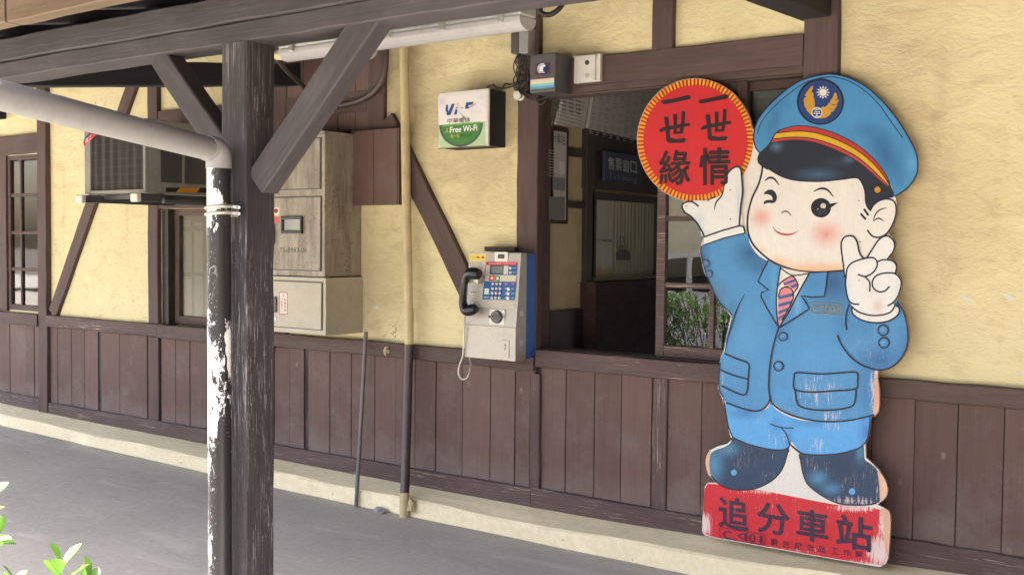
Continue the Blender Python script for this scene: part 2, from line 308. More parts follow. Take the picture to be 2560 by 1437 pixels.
class MB:
    """collects shapes that become one mesh"""
    def __init__(s): s.v = []; s.f = []; s.mi = []; s.cur = 0
    def add(s, vs, fs):
        k = len(s.v); s.v += [Vector(x) for x in vs]; s.f += [tuple(i+k for i in f) for f in fs]; s.mi += [s.cur]*len(fs); return s
    def box(s, a, b, bev=0.0):
        x0, x1 = sorted((a[0], b[0])); y0, y1 = sorted((a[1], b[1])); z0, z1 = sorted((a[2], b[2]))
        bm = bmesh.new(); bmesh.ops.create_cube(bm, size=1)
        for v in bm.verts: v.co = Vector((x0+(v.co.x+.5)*(x1-x0), y0+(v.co.y+.5)*(y1-y0), z0+(v.co.z+.5)*(z1-z0)))
        if bev > 0: bmesh.ops.bevel(bm, geom=list(bm.edges), offset=min(bev, .45*min(x1-x0, y1-y0, z1-z0)), segments=2, affect='EDGES', profile=.5)
        s.bm(bm); return s
    def bm(s, bm):
        bm.verts.index_update(); s.add([v.co.copy() for v in bm.verts], [[v.index for v in f.verts] for f in bm.faces]); bm.free(); return s
    def tube(s, pts, r, n=12, caps=True):
        pts = [Vector(p) for p in pts]; rs = r if isinstance(r, (list, tuple)) else [r]*len(pts)
        T = [((pts[min(i+1, len(pts)-1)]-pts[max(i-1, 0)]).normalized()) for i in range(len(pts))]
        up = Vector((0, 0, 1)) if abs(T[0].z) < .9 else Vector((1, 0, 0)); nn = (up-T[0]*up.dot(T[0])).normalized(); rings = []
        for i, p in enumerate(pts):
            nn = (nn-T[i]*nn.dot(T[i])).normalized(); b = T[i].cross(nn)
            rings.append([p+(nn*math.cos(2*math.pi*k/n)+b*math.sin(2*math.pi*k/n))*rs[i] for k in range(n)])
        vs = [q for ring in rings for q in ring]; fs = []
        for i in range(len(pts)-1):
            for k in range(n): fs.append((i*n+k, i*n+(k+1) % n, (i+1)*n+(k+1) % n, (i+1)*n+k))
        if caps: fs += [tuple(range(n-1, -1, -1)), tuple((len(pts)-1)*n+k for k in range(n))]
        return s.add(vs, fs)
    def ball(s, c, r, sx=1, sy=1, sz=1, seg=20):
        bm = bmesh.new(); bmesh.ops.create_uvsphere(bm, u_segments=seg, v_segments=seg//2, radius=r)
        for v in bm.verts: v.co = Vector(c)+Vector((v.co.x*sx, v.co.y*sy, v.co.z*sz))
        return s.bm(bm)
    def prism(s, pts, d):
        """polygon of 3-D points pushed along d"""
        n = len(pts); pts = [Vector(p) for p in pts]; d = Vector(d)
        tri = tessellate_polygon([pts]); vs = pts+[p+d for p in pts]
        nrm = Vector((0, 0, 0))
        for i in range(n): nrm += pts[i].cross(pts[(i+1) % n])
        fl = nrm.dot(d) > 0
        fs = [tuple(reversed(t)) if fl else tuple(t) for t in tri]+[tuple(i+n for i in (t if fl else reversed(t))) for t in tri]
        for i in range(n):
            j = (i+1) % n; fs.append((i, j, j+n, i+n) if fl else (j, i, i+n, j+n))
        return s.add(vs, fs)
    def build(s, name, mat, parent=None, smooth=False, mats=None):
        o = link(name, s.v, s.f, mat, parent, smooth, mats=mats, midx=s.mi if mats else None)
        bm = bmesh.new(); bm.from_mesh(o.data); bmesh.ops.recalc_face_normals(bm, faces=bm.faces); bm.to_mesh(o.data); bm.free()
        if smooth:
            try: o.data.set_sharp_from_angle(angle=math.radians(40))
            except Exception: pass
        return o
def beam(name, p0, p1, w, h, mat, parent=None, up=(0, 0, 1), bev=.004, wob=0.002):
    """timber from p0 to p1 (centre line), w across, h along 'up'; grain along its length"""
    p0, p1 = Vector(p0), Vector(p1); x = (p1-p0); L = x.length; x.normalize(); up = Vector(up); z = (up-x*up.dot(x)).normalized(); y = z.cross(x)
    bm = bmesh.new(); n = max(2, int(L/.12)); vs = []
    sec = [(-w/2+bev, -h/2), (w/2-bev, -h/2), (w/2, -h/2+bev), (w/2, h/2-bev), (w/2-bev, h/2), (-w/2+bev, h/2), (-w/2, h/2-bev), (-w/2, -h/2+bev)]
    verts = []; faces = []
    for i in range(n+1):
        dy, dz = random.uniform(-wob, wob), random.uniform(-wob, wob)
        for (a, b) in sec: verts.append((L*i/n, a+dy+random.uniform(-wob, wob)*.4, b+dz+random.uniform(-wob, wob)*.4))
    for i in range(n):
        for k in range(8): faces.append((i*8+k, i*8+(k+1) % 8, (i+1)*8+(k+1) % 8, (i+1)*8+k))
    faces += [tuple(range(7, -1, -1)), tuple(n*8+k for k in range(8))]
    bm.free(); me = bpy.data.meshes.new(name); me.from_pydata(verts, [], faces); me.materials.append(mat)
    o = bpy.data.objects.new(name, me); COL.objects.link(o)
    mw = Matrix(((x.x, y.x, z.x, p0.x), (x.y, y.y, z.y, p0.y), (x.z, y.z, z.z, p0.z), (0, 0, 0, 1)))
    o.matrix_world = mw
    if parent: o.parent = parent; o.matrix_parent_inverse = parent.matrix_world.inverted()
    bmm = bmesh.new(); bmm.from_mesh(me); bmesh.ops.recalc_face_normals(bmm, faces=bmm.faces); bmm.to_mesh(me); bmm.free()
    return o
def cat(pts, closed=False, k=6):
    pts = [np.array(p, float) for p in pts]; n = len(pts); out = []
    for i in range(n if closed else n-1):
        g = (lambda j: pts[j % n]) if closed else (lambda j: pts[max(0, min(n-1, j))])
        a, b, c, d = g(i-1), g(i), g(i+1), g(i+2)
        for t in np.linspace(0, 1, k, endpoint=False):
            out.append(.5*((2*b)+(-a+c)*t+(2*a-5*b+4*c-d)*t*t+(-a+3*b-3*c+d)*t**3))
    if not closed: out.append(pts[-1])
    return out

# glyphs of Blender's own fonts as flat outlines
_gl = {}
def glyph(text, bold=0.0, shear=0.0):
    key = (text, bold, shear)
    if key not in _gl:
        c = bpy.data.curves.new('glyph', 'FONT'); c.body = text; c.offset = bold; c.shear = shear; c.resolution_u = 4
        o = bpy.data.objects.new('glyph', c); COL.objects.link(o); me = o.to_mesh()
        vs = [(v.co.x, v.co.y) for v in me.vertices]; fs = [tuple(p.vertices) for p in me.polygons]; o.to_mesh_clear()
        bpy.data.objects.remove(o); bpy.data.curves.remove(c)
        xs = [v[0] for v in vs]; ys = [v[1] for v in vs]; x0, x1, y0, y1 = min(xs), max(xs), min(ys), max(ys)
        _gl[key] = ([((x-x0)/(x1-x0), (y-y0)/(max(1e-6, y1-y0))) for x, y in vs], fs)
    return _gl[key]
class Painter:
    """flat paint on a plane: fills, strokes and letters given in photo pixels, each laid a hair above the last"""
    def __init__(s, plane, base=.0006, step=.00006, scale=1.0, org=(0, 0)):
        s.pl = plane; s.off = base; s.step = step; s.k = scale; s.o = org; s.v = []; s.f = []; s.c = []
    def use(s, org, k): s.o = org; s.k = k; return s
    def px(s, p): return (s.o[0]+p[0]/s.k, s.o[1]+p[1]/s.k)
    def _emit(s, pts, faces, cols):
        k = len(s.v)
        for p in pts: u, v = s.px(p); s.v.append(s.pl.at(u, v, s.off))
        s.f += [tuple(i+k for i in f) for f in faces]; s.c += cols; s.off += s.step
    def fill(s, pts, col, spots=(), smooth=True, grid=None, wear=()):
        if smooth: pts = cat(pts, True, 5)
        pts = [Vector((float(p[0]), float(p[1]))) for p in pts]; n = len(pts); extra = []
        if spots or wear:
            g = grid or 22; xs = [p.x for p in pts]; ys = [p.y for p in pts]
            for x in np.arange(min(xs), max(xs), g):
                for y in np.arange(min(ys), max(ys), g): extra.append(Vector((x+.01*y % 1, y)))
        r = delaunay_2d_cdt(pts+extra, [], [list(range(n))], 1, 1e-4)
        vv = [(p.x, p.y) for p in r[0]]; base = np.array(lin(col)); cols = []
        for (x, y) in vv:
            c = base.copy()
            for (sx, sy, rx, ry, sc, a) in spots:
                d = math.hypot((x-sx)/rx, (y-sy)/ry); w = a*max(0, 1-d)**1.3 if d < 1 else 0
                c = c*(1-w)+np.array(lin(sc))*w
            wv = 0
            for (sx, sy, rx, ry, a) in wear: wv = max(wv, a*max(0, 1-math.hypot((x-sx)/rx, (y-sy)/ry))**.7)
            cols.append((*c, 1-wv))
        s._emit(vv, [tuple(f) for f in r[2]], cols)
    def ell(s, c, rx, ry, col, spots=(), n=28, a0=0, a1=2*math.pi):
        s.fill([(c[0]+rx*math.cos(a0+(a1-a0)*i/n), c[1]+ry*math.sin(a0+(a1-a0)*i/n)) for i in range(n)], col, spots, smooth=False, grid=10)
    def quad(s, pts, col): s._emit(pts, [(0, 1, 2, 3)], [lin(col)]*4)
    def rect(s, x0, y0, x1, y1, col, sl=0.0): s.quad([(x0, y0-sl*(x1-x0)/2), (x1, y0+sl*(x1-x0)/2), (x1, y1+sl*(x1-x0)/2), (x0, y1-sl*(x1-x0)/2)], col)
    def stroke(s, pts, w, col=(42, 42, 52), smooth=True, closed=False, taper=False):
        if smooth and len(pts) > 2: pts = cat(pts, closed, 6)
        pts = [np.array(p, float) for p in pts]; n = len(pts); vs = []; fs = []
        for i in range(n):
            a, b = (pts[(i-1) % n], pts[(i+1) % n]) if closed else (pts[max(0, i-1)], pts[min(n-1, i+1)])
            t = b-a; t = t/(np.hypot(*t)+1e-9); nn = np.array((-t[1], t[0]))
            ww = w*.5*((.25+.75*math.sin(math.pi*min(1, max(0, (i+.5)/n)))) if taper else 1); vs += [pts[i]+nn*ww, pts[i]-nn*ww]
        for i in range(n if closed else n-1):
            j = (i+1) % n; fs.append((2*i, 2*i+1, 2*j+1, 2*j))
        if not closed and not taper:          # round ends
            for e, sgn in ((0, -1), (n-1, 1)):
                a = pts[e]; t = (pts[1]-pts[0]) if e == 0 else (pts[-1]-pts[-2]); an = math.atan2(t[1], t[0])+(math.pi if e == 0 else 0)
                k = len(vs); vs.append(a); arc = [a+w*.5*np.array((math.cos(an+q), math.sin(an+q))) for q in np.linspace(-math.pi/2, math.pi/2, 7)]; vs += arc
                fs += [(k, k+1+i, k+2+i) for i in range(6)]
        s._emit([tuple(p) for p in vs], fs, [lin(col)]*len(vs))
    def text(s, txt, x0, y0, x1, y1, col, bold=0.0, sl=0.0, shear=0.0):
        vs, fs = glyph(txt, 0.0, shear); xm = (x0+x1)/2; r = bold*(y1-y0)*1.15
        x0 += r; x1 -= r; y0 += r; y1 -= r
        for k in range(9 if bold > .01 else 1 if bold == 0 else 3):       # a heavier pen: the letter laid down again beside itself
            a_ = k*2*math.pi/8; dx, dy = (0, 0) if k == 0 else (r*math.cos(a_), r*math.sin(a_))
            s._emit([(x0+a*(x1-x0)+dx, y1-b*(y1-y0)+sl*(x0+a*(x1-x0)-xm)+dy) for a, b in vs], fs, [lin(col)]*len(vs))
    def build(s, name, mat, parent): return link(name, s.v, s.f, mat, parent, cols=s.c)

# ================================================================== SETTING
def gz(X): return .05*((X+3.4)/4.6)**2 if X < -3.4 else 0.0      # the paving rises a little to the left
def sheet(name, x0, x1, y0, y1, z, mat, nx=1, ny=1, rise=False):
    vs = []; fs = []
    for j in range(ny+1):
        for i in range(nx+1):
            x = x0+(x1-x0)*i/nx; vs.append((x, y0+(y1-y0)*j/ny, z+(gz(max(x, -9)) if rise else 0)))
    for j in range(ny):
        for i in range(nx): a = j*(nx+1)+i; fs.append((a, a+1, a+nx+2, a+nx+1))
    return tag(link(name, vs, fs, mat), kind='structure')
sheet('ground', -150, 150, -150, 150, -.16, M['soil'])
sheet('road', -60, 60, -13, -4.6, -.12, M['road'])
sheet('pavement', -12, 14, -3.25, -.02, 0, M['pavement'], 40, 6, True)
pb = MB().box((-12, -3.25, -.15), (14, -3.13, -.004), .01); tag(pb.build('pavement_kerb', M['pavement']), kind='structure')
sheet('planting_bed', -12, 14, -4.5, -3.26, -.05, M['soil'])
sheet('far_pavement', -60, 60, -19, -13, -.02, M['pavement'])

# ================================================================== STATION BUILDING
B = empty('station_building', (-4, 0, 0))
tag(B, 'half-timbered station wall of cream plaster above brown plank wainscot', 'building')
ZT = 3.1
def wall_holes(name, x0, x1, z0, z1, holes, y0, y1, mat):
    xs = sorted({x0, x1, *[h[0] for h in holes], *[h[1] for h in holes]}); zs = sorted({z0, z1, *[h[2] for h in holes], *[h[3] for h in holes]})
    inh = lambda x, z: any(h[0] < x < h[1] and h[2] < z < h[3] for h in holes)
    m = MB()
    for y, in ((y0,), (y1,)):
        for i in range(len(xs)-1):
            for j in range(len(zs)-1):
                if not inh((xs[i]+xs[i+1])/2, (zs[j]+zs[j+1])/2):
                    m.add([(xs[i], y, zs[j]), (xs[i+1], y, zs[j]), (xs[i+1], y, zs[j+1]), (xs[i], y, zs[j+1])], [(0, 1, 2, 3)])
    for a, b, c, d in holes:
        for q in (((a, c), (b, c)), ((b, c), (b, d)), ((b, d), (a, d)), ((a, d), (a, c))):
            m.add([(q[0][0], y0, q[0][1]), (q[1][0], y0, q[1][1]), (q[1][0], y1, q[1][1]), (q[0][0], y1, q[0][1])], [(0, 1, 2, 3)])
    return m.build(name, mat, B)
H1 = (-8.125, -7.647, .905, 2.095); H2 = (-6.195, -5.05, .885, 1.665); H3 = (-3.125, -1.735, .927, 2.217)
wall_holes('plaster_wall', -12, 14, 0, ZT, [H1, H2, H3], 0, .12, M['plaster'])
def hb(name, x0, x1, z0, z1, y, mat=None, d=.06, y1=None):   # horizontal timber on the wall face
    zc, h = (z0+z1)/2, z1-z0; yy = (y+(y1 if y1 is not None else .015))/2; w = (y1 if y1 is not None else .015)-y
    return beam(name, (x0, yy, zc), (x1, yy, zc), w, h, mat or M['timber'], B)
def vb(name, x0, x1, z0, z1, y, mat=None, y1=.015):
    return beam(name, ((x0+x1)/2, (y+y1)/2, z0), ((x0+x1)/2, (y+y1)/2, z1), abs(x1-x0), y1-y, mat or M['timber'], B, up=(0, 1, 0))
# timber posts
vb('timber_post', -7.645, -7.53, .13, ZT, -.042)
vb('timber_post', -6.305, -6.197, .895, ZT, -.032)
vb('timber_post', -5.06, -4.94, .895, ZT, -.032)
vb('timber_post', -4.27, -4.15, 1.96, ZT, -.030)
vb('timber_post', -3.223, -3.095, .80, ZT, -.036)
vb('timber_post', -2.46, -2.352, 2.36, ZT, -.034)
vb('timber_post', -1.728, -1.579, .90, ZT, -.037)
vb('timber_post', -8.9, -8.78, .13, ZT, -.04); vb('timber_post', -8.36, -8.122, .895, 2.095, -.02)
# rails under the plaster, one length after another
for (x0, x1, za, zb, mt) in ((-12, -7.65, .888, .80, 'timber'), (-7.525, -6.19, .890, .805, 'timber_worn'), (-6.185, -5.055, .890, .80, 'timber'), (-5.05, -3.10, .897, .818, 'timber'), (-3.085, -1.60, .925, .838, 'timber_worn'), (-1.595, 14, .922, .845, 'timber')):
    hb('sill_rail', x0, x1, zb, za, -.05, M[mt])
for (x0, x1, zb, za) in ((-12, -7.65, .158, .258), (-7.525, -5.6, .142, .235), (-5.595, -3.12, .118, .213), (-3.115, -1.9, .12, .22), (-1.895, 14, .15, .272)):
    hb('base_board', x0, x1, zb, za, -.036, M['timber_worn'])
hb('transom_beam', -3.09, -1.732, 2.227, 2.362, -.030)
hb('upper_rail', -6.19, -4.28, 2.19, 2.315, -.028)
hb('window_head', -6.19, -5.065, 1.665, 1.735, -.028)
hb('door_head', -8.775, -7.65, 2.10, 2.245, -.034)
def brace(p0, p1, w, y=-.028):
    a, b = P(*p0, y), P(*p1, y); c = Vector((0, .02, 0)); return beam('brace', a+c, b+c, .045, w, M['timber'], B, up=(0, 0, 1))
brace((131, 783), (352, 142), .105); brace((962, 300), (1245, 882), .125)
# boarding over the wall behind the cabinets, and the board they hang on
m = MB(); xb = -5.62; a = P(965, 215, -.03)
xs = [-4.94, -4.80, -4.66, -4.51, -4.37, -4.262]
for i in range(len(xs)-1): m.box((xs[i]+.002, -.022-random.random()*.004, 1.95), (xs[i+1]-.002, .0, ZT), .003)
m.build('boarding', M['plank'], B)
m = MB(); z0, z1 = P(960, 512, -.07).z, P(960, 322, -.07).z; xr = P(993, 420, -.07).x
xs = np.linspace(-4.9, xr, 6)
for i in range(5): m.box((xs[i]+.0015, -.07, z0), (xs[i+1]-.0015, -.02, z1), .003)
m.box((xr+.001, -.066, z0), (xr+.009, .0, z1)); m.build('backing_board', M['plank'], B)
for nm, pts in (('paint_chip', [(2400, 735), (2412, 737), (2416, 744), (2428, 746), (2438, 752), (2420, 753), (2408, 748)]), ('paint_chip', [(2508, 738), (2516, 734), (2535, 742), (2534, 750), (2518, 748)]), ('paint_chip', [(2542, 926), (2556, 930), (2560, 936), (2548, 936)]), ('paint_chip', [(932, 766), (944, 764), (950, 770), (938, 774)])):
    MB().prism([P(u, v, -.0012) for u, v in pts], (0, .001, 0)).build(nm, M['white_plastic'], B)
MB().box((-12, -.0035, .14), (14, .003, .85)).build('wainscot_backing', M['interior_dark'], B)
# wainscot: every bay is one panel of boards
seams = [-8.78, -8.55, -8.30, -8.1, -7.97, -7.86, -7.75, -7.645]
def panel(xs, z0, z1, yb=-.010):
    m = MB()
    for i in range(len(xs)-1):
        g = random.choice((.001, .0015, .003)); y = yb-random.uniform(0, .006)
        m.box((xs[i]+g, y, z0), (xs[i+1]-g, .004, z1), .002)
    return m.build('wainscot_panel', M['plank'], B)
xu = lambda us: [P(u, 1000, -.012).x for u in us]
panel(seams, .20, .83); 
panel([-7.53]+xu([145, 179, 212, 246]), .18, .83); panel(xu([253, 300, 345, 369]), .18, .83)
panel(xu([404, 440, 475, 516, 556, 600, 640, 686, 724, 760]), .16, .83); panel(xu([772, 825, 878, 937, 989]), .16, .83); panel(xu([989, 1038, 1090, 1157, 1226, 1288, 1326]), .16, .84)
panel(xu([1350, 1415, 1486, 1554, 1630]), .16, .85); panel(xu([1670, 1755, 1838, 1920, 2000, 2085, 2182, 2289, 2396, 2514, 2620, 2720, 2830, 2950]), .2, .86)
for u0, u1, y in ((246, 253, .0), (761, 771, -.002)): vb('panel_batten', P(u0, 1000, 0).x, P(u1, 1000, 0).x, .2, .83, y-.002, M['dark_timber'], .004)
vb('panel_batten', P(370, 1000, -.03).x, P(396, 1000, -.03).x, .20, .80, -.03); vb('panel_batten', P(1326, 1000, -.03).x, P(1349, 1000, -.03).x, .20, .80, -.032, M['timber_worn']); vb('panel_batten', P(1632, 1000, -.024).x, P(1668, 1000, -.024).x, .21, .84, -.024, M['timber_worn'])
# plinth with a sloping top, a little uneven
def plinth():
    vs = []; n = 160; fs = []
    for i in range(n+1):
        x = -12+26*i/n; e = lambda k: .004*math.sin(x*5.1+k)+.005*math.sin(x*1.7+2*k)+random.uniform(-.003, .003)
        up = .045*((x+3.4)/4.6)**2 if x < -3.4 else .045*((x+3.4)/2.2)**2 if x < -.9 else .058; k = min(1, abs(min(0, x+3.4))/3)
        w = [(-.205+e(0), -.02), (-.20+e(1), .078+up*.9+e(2)), (-.188+e(1), .090+up*.9+e(2)), (-.02, .122+up), (.02, .122+up), (.02, -.02)]
        vs += [(x, a, b) for a, b in w]
    for i in range(n):
        for k in range(5): fs.append((i*6+k, (i+1)*6+k, (i+1)*6+k+1, i*6+k+1))
    return link('plinth', vs, fs, M['plinth'], B)
plinth()
# ---- windows
def sash(name, x0, x1, z0, z1, y, cols, rows, st=.05, mt='timber', glass='glass', d=.035):
    """window frame with panes: cols/rows are lists of muntin centres"""
    m = MB(); m.box((x0, y, z0), (x0+st, y+d, z1), .003); m.box((x1-st, y, z0), (x1, y+d, z1), .003); m.box((x0+st, y+.001, z0), (x1-st, y+d-.001, z0+st*1.2), .003); m.box((x0+st, y+.001, z1-st), (x1-st, y+d-.001, z1), .003)
    fr = m.build(name, M[mt], B)
    ce = [x0+st]+list(cols)+[x1-st]; re = [z0+st*1.2]+list(rows)+[z1-st]
    for c in cols: MB().box((c-.011, y+.004, z0+st), (c+.011, y+d-.004, z1-st), .002).build('muntin', M[mt], fr)
    for r in rows: MB().box((x0+st, y+.006, r-.012), (x1-st, y+d-.006, r+.012), .002).build('muntin', M[mt], fr)
    if glass: MB().add([(x0+st*.8, y+d*.5, z0+st), (x1-st*.8, y+d*.5, z0+st), (x1-st*.8, y+d*.5, z1-st*.8), (x0+st*.8, y+d*.5, z1-st*.8)], [(0, 1, 2, 3)]).build('pane', M[glass], fr)
    return fr
zz = lambda u, v, y=.03: P(u, v, y).z
xx = lambda u, y=.03: P(u, 650, y).x
# left window (six lights and a dark top)
sash('window', H1[0], H1[1], H1[2], H1[3], -.004, [xx(62)], [zz(64, 673), zz(64, 582), zz(64, 488)], .036, 'timber', 'glass3')
MB().box((H1[0]-.3, .3, .6), (H1[1]+.3, .31, 2.2)).build('curtain', M['curtain'], B)
# office window behind the porch post
sash('window', H2[0]+.07, H2[1], H2[2]+.01, H2[3], .05, [-5.62], [], .045, 'timber', 'glass2')
MB().box((H2[0], .004, H2[2]), (H2[0]+.065, .09, H2[3])).build('window_jamb', M['interior_dark'], B)
MB().box((H2[0], .088, H2[2]), (H2[1], .1, H2[3])).build('blind', M['blind'], B)
m = MB()
for (u0, u1, v0, v1) in ((444, 477, 551, 566), (487, 508, 556, 566), (445, 480, 578, 681), (486, 508, 578, 681), (445, 480, 690, 792), (486, 508, 690, 792)): a, b = P(u0, v0, .087), P(u1, v1, .087); m.box((a.x, .0865, b.z), (b.x, .0885, a.z))
m.build('painted_reflection', M['reflected_panes'], B)  # lighter panels paint in another window's panes reflected in the glass
# waiting-room window: left half slid open, two sashes to the right
fx = P(1369, 600, 0).x
fx = -3.118
m = MB(); m.box((-3.15, -.012, .925), (fx, .119, 2.226)); m.box((fx, .0, .905), (-1.733, .11, .93)); m.box((fx, .012, 2.19), (-1.733, .11, 2.226)); m.box((-3.09, -.021, 2.196), (-1.733, .0115, 2.2265))
m.build('window_frame', M['timber'], B)
xa, xm2, xb2 = xx(1642), xx(1860), -1.735
sash('window', xa, xm2, .932, 2.19, .025, [xx(1781)], [zz(1720, 714), zz(1720, 546), zz(1720, 378)], .045, 'timber_worn')
sash('window', xx(1846, .07), xb2, .932, 2.19, .066, [], [zz(1720, 714), zz(1720, 546), zz(1720, 330)], .04)
MB().box((xx(1866, .1), .105, zz(1900, 302, .1)), (xb2, .109, 2.18)).build('paper_panel', M['pvc'], B)  # pale sheet added behind the upper pane to lighten it
# unseen wall and roof added at right to block light from that side
MB().box((2.3, -9, 0), (2.45, -.02, ZT)).build('added_shade_wall', M['plank'], B); MB().box((2.2, -9.1, ZT), (5, -.02, ZT+.1)).build('added_shade_roof', M['roofing'], B)
# ---- rooms behind the wall
def face(name, q, mat): return MB().add(q, [(0, 1, 2, 3)]).build(name, mat, B)
XP = -3.145; YB = 4.3
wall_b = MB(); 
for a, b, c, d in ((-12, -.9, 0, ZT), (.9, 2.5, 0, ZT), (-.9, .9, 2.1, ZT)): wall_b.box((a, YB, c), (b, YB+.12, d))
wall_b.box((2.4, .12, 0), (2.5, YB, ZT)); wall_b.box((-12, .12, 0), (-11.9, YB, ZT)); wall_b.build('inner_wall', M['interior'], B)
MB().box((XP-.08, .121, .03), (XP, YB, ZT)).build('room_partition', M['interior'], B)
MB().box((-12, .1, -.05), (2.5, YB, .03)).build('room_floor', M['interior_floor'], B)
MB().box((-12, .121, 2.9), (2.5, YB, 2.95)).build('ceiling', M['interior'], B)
MB().box((-12.2, -.0, ZT), (14.2, YB+.6, ZT+.12)).build('roof', M['roofing'], B)
D = M['interior_dark']
MB().box((XP-.001, PX(1462, 600, XP+.02).y, .03), (XP+.03, PX(1482, 600, XP+.02).y, 2.7), .003).build('partition_post', D, B)
yl, yr = PX(1462, 400, XP+.02).y, 3.4
def zp(u, v): return PX(u, v, XP+.02).z
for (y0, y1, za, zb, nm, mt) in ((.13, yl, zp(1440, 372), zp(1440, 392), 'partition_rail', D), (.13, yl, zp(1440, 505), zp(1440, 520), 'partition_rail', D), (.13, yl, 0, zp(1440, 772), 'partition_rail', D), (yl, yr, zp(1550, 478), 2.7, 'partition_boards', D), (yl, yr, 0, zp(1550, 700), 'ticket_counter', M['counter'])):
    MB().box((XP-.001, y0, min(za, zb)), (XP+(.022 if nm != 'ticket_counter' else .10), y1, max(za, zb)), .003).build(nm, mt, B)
tw0, tw1 = PX(1482, 600, XP+.02).y, PX(1636, 600, XP+.02).y
m = MB(); zt, zb_ = zp(1550, 486), zp(1550, 690)
m.box((XP, tw0-.02, zb_), (XP+.03, tw0+.02, zt)); m.box((XP, tw1, zb_), (XP+.03, tw1+.07, zt)); m.box((XP, tw0, zt-.04), (XP+.029, tw1, zt)); m.build('ticket_window', D, B)
m = MB()
ya = PX(1530, 600, XP+.012).y
for i in range(40):
    y0, y1 = ya+(tw1-ya)*i/40, ya+(tw1-ya)*(i+1)/40; w = lambda k: XP+.010+.006*math.sin(k*1.9)
    m.add([(w(i), y0, zb_), (w(i+1), y1, zb_), (w(i+1), y1, zt-.04), (w(i), y0, zt-.04)], [(0, 1, 2, 3)])
m.build('curtain', M['curtain'], B, True)
def flat(x, ya_, yb_, za, zb, name, mat, par=B): return MB().box((x-.004, ya_, za), (x, yb_, zb)).build(name, mat, par)
flat(XP+.012, tw0+.02, ya, zp(1505, 600), zt-.04, 'paper_panel', M['paper'])
for (u0, v0, u1, v1) in ((1484, 600, 1505, 668), (1508, 604, 1530, 670)):
    a, b = PX(u0, v0, XP+.02), PX(u1, v1, XP+.02); flat(XP+.02, a.y, b.y, b.z, a.z, 'paper_panel', M['paper'])
# long bench under the partition
m = MB(); b0 = PX(1385, 826, XP+.5); m.box((XP+.06, .5, .40), (XP+.45, 3.2, .44), .006); m.box((XP+.06, .5, .44), (XP+.09, 3.2, .80), .004)
for y in (.6, 1.8, 3.1): m.box((XP+.08, y, .03), (XP+.42, y+.05, .40))
tag(m.build('bench', M['interior_dark']), 'dark wooden bench along the wall inside the waiting room', 'bench')

# ================================================================== CANOPY
YBM = -2.21
K = empty('platform_canopy', (-2.78, YBM, 0))
tag(K, 'grey timber canopy with braced post running along the station front', 'canopy')
pz0, pz1 = P(614, 300, YBM), P(553, 300, YBM)
PXL, PXR, PYB = -2.838, -2.718, -2.088
beam('post', ((PXL+PXR)/2, (YBM+PYB)/2, 0.0), ((PXL+PXR)/2, (YBM+PYB)/2, 2.092), PXR-PXL, PYB-YBM, M['post_timber'], K, up=(0, 1, 0), bev=.006)
ZB, ZS, ZP = 2.092, 2.154, 2.240
beam('eave_beam', (-11, YBM+.065, (ZB+ZS)/2), (14, YBM+.065, (ZB+ZS)/2), .13, ZS-ZB, M['grey_timber'], K)
beam('eave_plate', (-11, YBM+.06, (ZS+ZP)/2+.001), (14, YBM+.06, (ZS+ZP)/2+.001), .15, ZP-ZS-.002, M['grey_timber'], K)
# braces each side of the post, in line with the beam
yb = YBM+.06
def kbrace(p0, p1, w, nm='brace'):
    a, b = P(*p0, YBM+.012), P(*p1, YBM+.012); a.y = b.y = YBM+.058; return beam(nm, a, b, .07, w, M['grey_timber'], K, up=(0, 0, 1), bev=.005)
kbrace((382, 138), (556, 395), .088); kbrace((920, 20), (631, 456), .096)
# principal rafters from the wall out to the beam, common rafters above
def raf(X, z0, sl, w, h, y1, mat='dark_timber', nm='principal_rafter'):
    beam(nm, (X, .0, z0+h/2), (X, y1, z0+h/2-sl*abs(y1)), w, h, M[mat], K)
raf(-4.88, 2.384, .123, .12, .125, YBM+.13); raf(-8.2, 2.384, .123, .12, .125, YBM+.13); raf(-1.68, 2.418, .035, .14, .16, YBM+.13); raf(1.4, 2.418, .035, .14, .16, YBM+.13)
for i in range(53):
    X = -10.6+i*.46; raf(X, 2.675, .19, .05, .085, -2.57, 'dark_timber', 'common_rafter')
RB = 2.766
m = MB(); n = 24
for i in range(n):
    y0, y1 = .05-2.85*i/n, .05-2.85*(i+1)/n
    m.box((-11.2, y1+.002, 0), (14.2, y0-.002, .02)); 
m.v = [Vector((v.x, v.y, v.z+RB-.19*abs(v.y))) for v in m.v]; m.build('roof_boards', M['dark_timber'], K)
m = MB().box((-11.3, -2.9, 0), (14.3, .35, .03)); m.v = [Vector((v.x, v.y if v.y > -1 else -3.3, v.z+RB+.026+.19*(v.y if v.y > -1 else -3.3))) for v in m.v]; m.build('roof_sheet', M['roofing'], K)
fz = P(0, 80, -2.62).z
beam('eave_fascia', (-11, -2.62, fz+.07), (-3.35, -2.62, fz+.085), .06, .14, M['eave_timber'], K); beam('eave_fascia', (-3.34, -2.62, fz+.085), (14, -2.62, fz+.15), .06, .14, M['eave_timber'], K)
for y in (-1.55,): beam('purlin', (-11, y, 2.30), (14, y, 2.30), .07, .09, M['dark_timber'], K)
for X in (1.2, -6.6):
    beam('post', (X, YBM+.06, 0.0 if X > 0 else .02), (X, YBM+.06, 2.092), .12, .12, M['post_timber'], K, up=(0, 1, 0)) if X > 0 else None

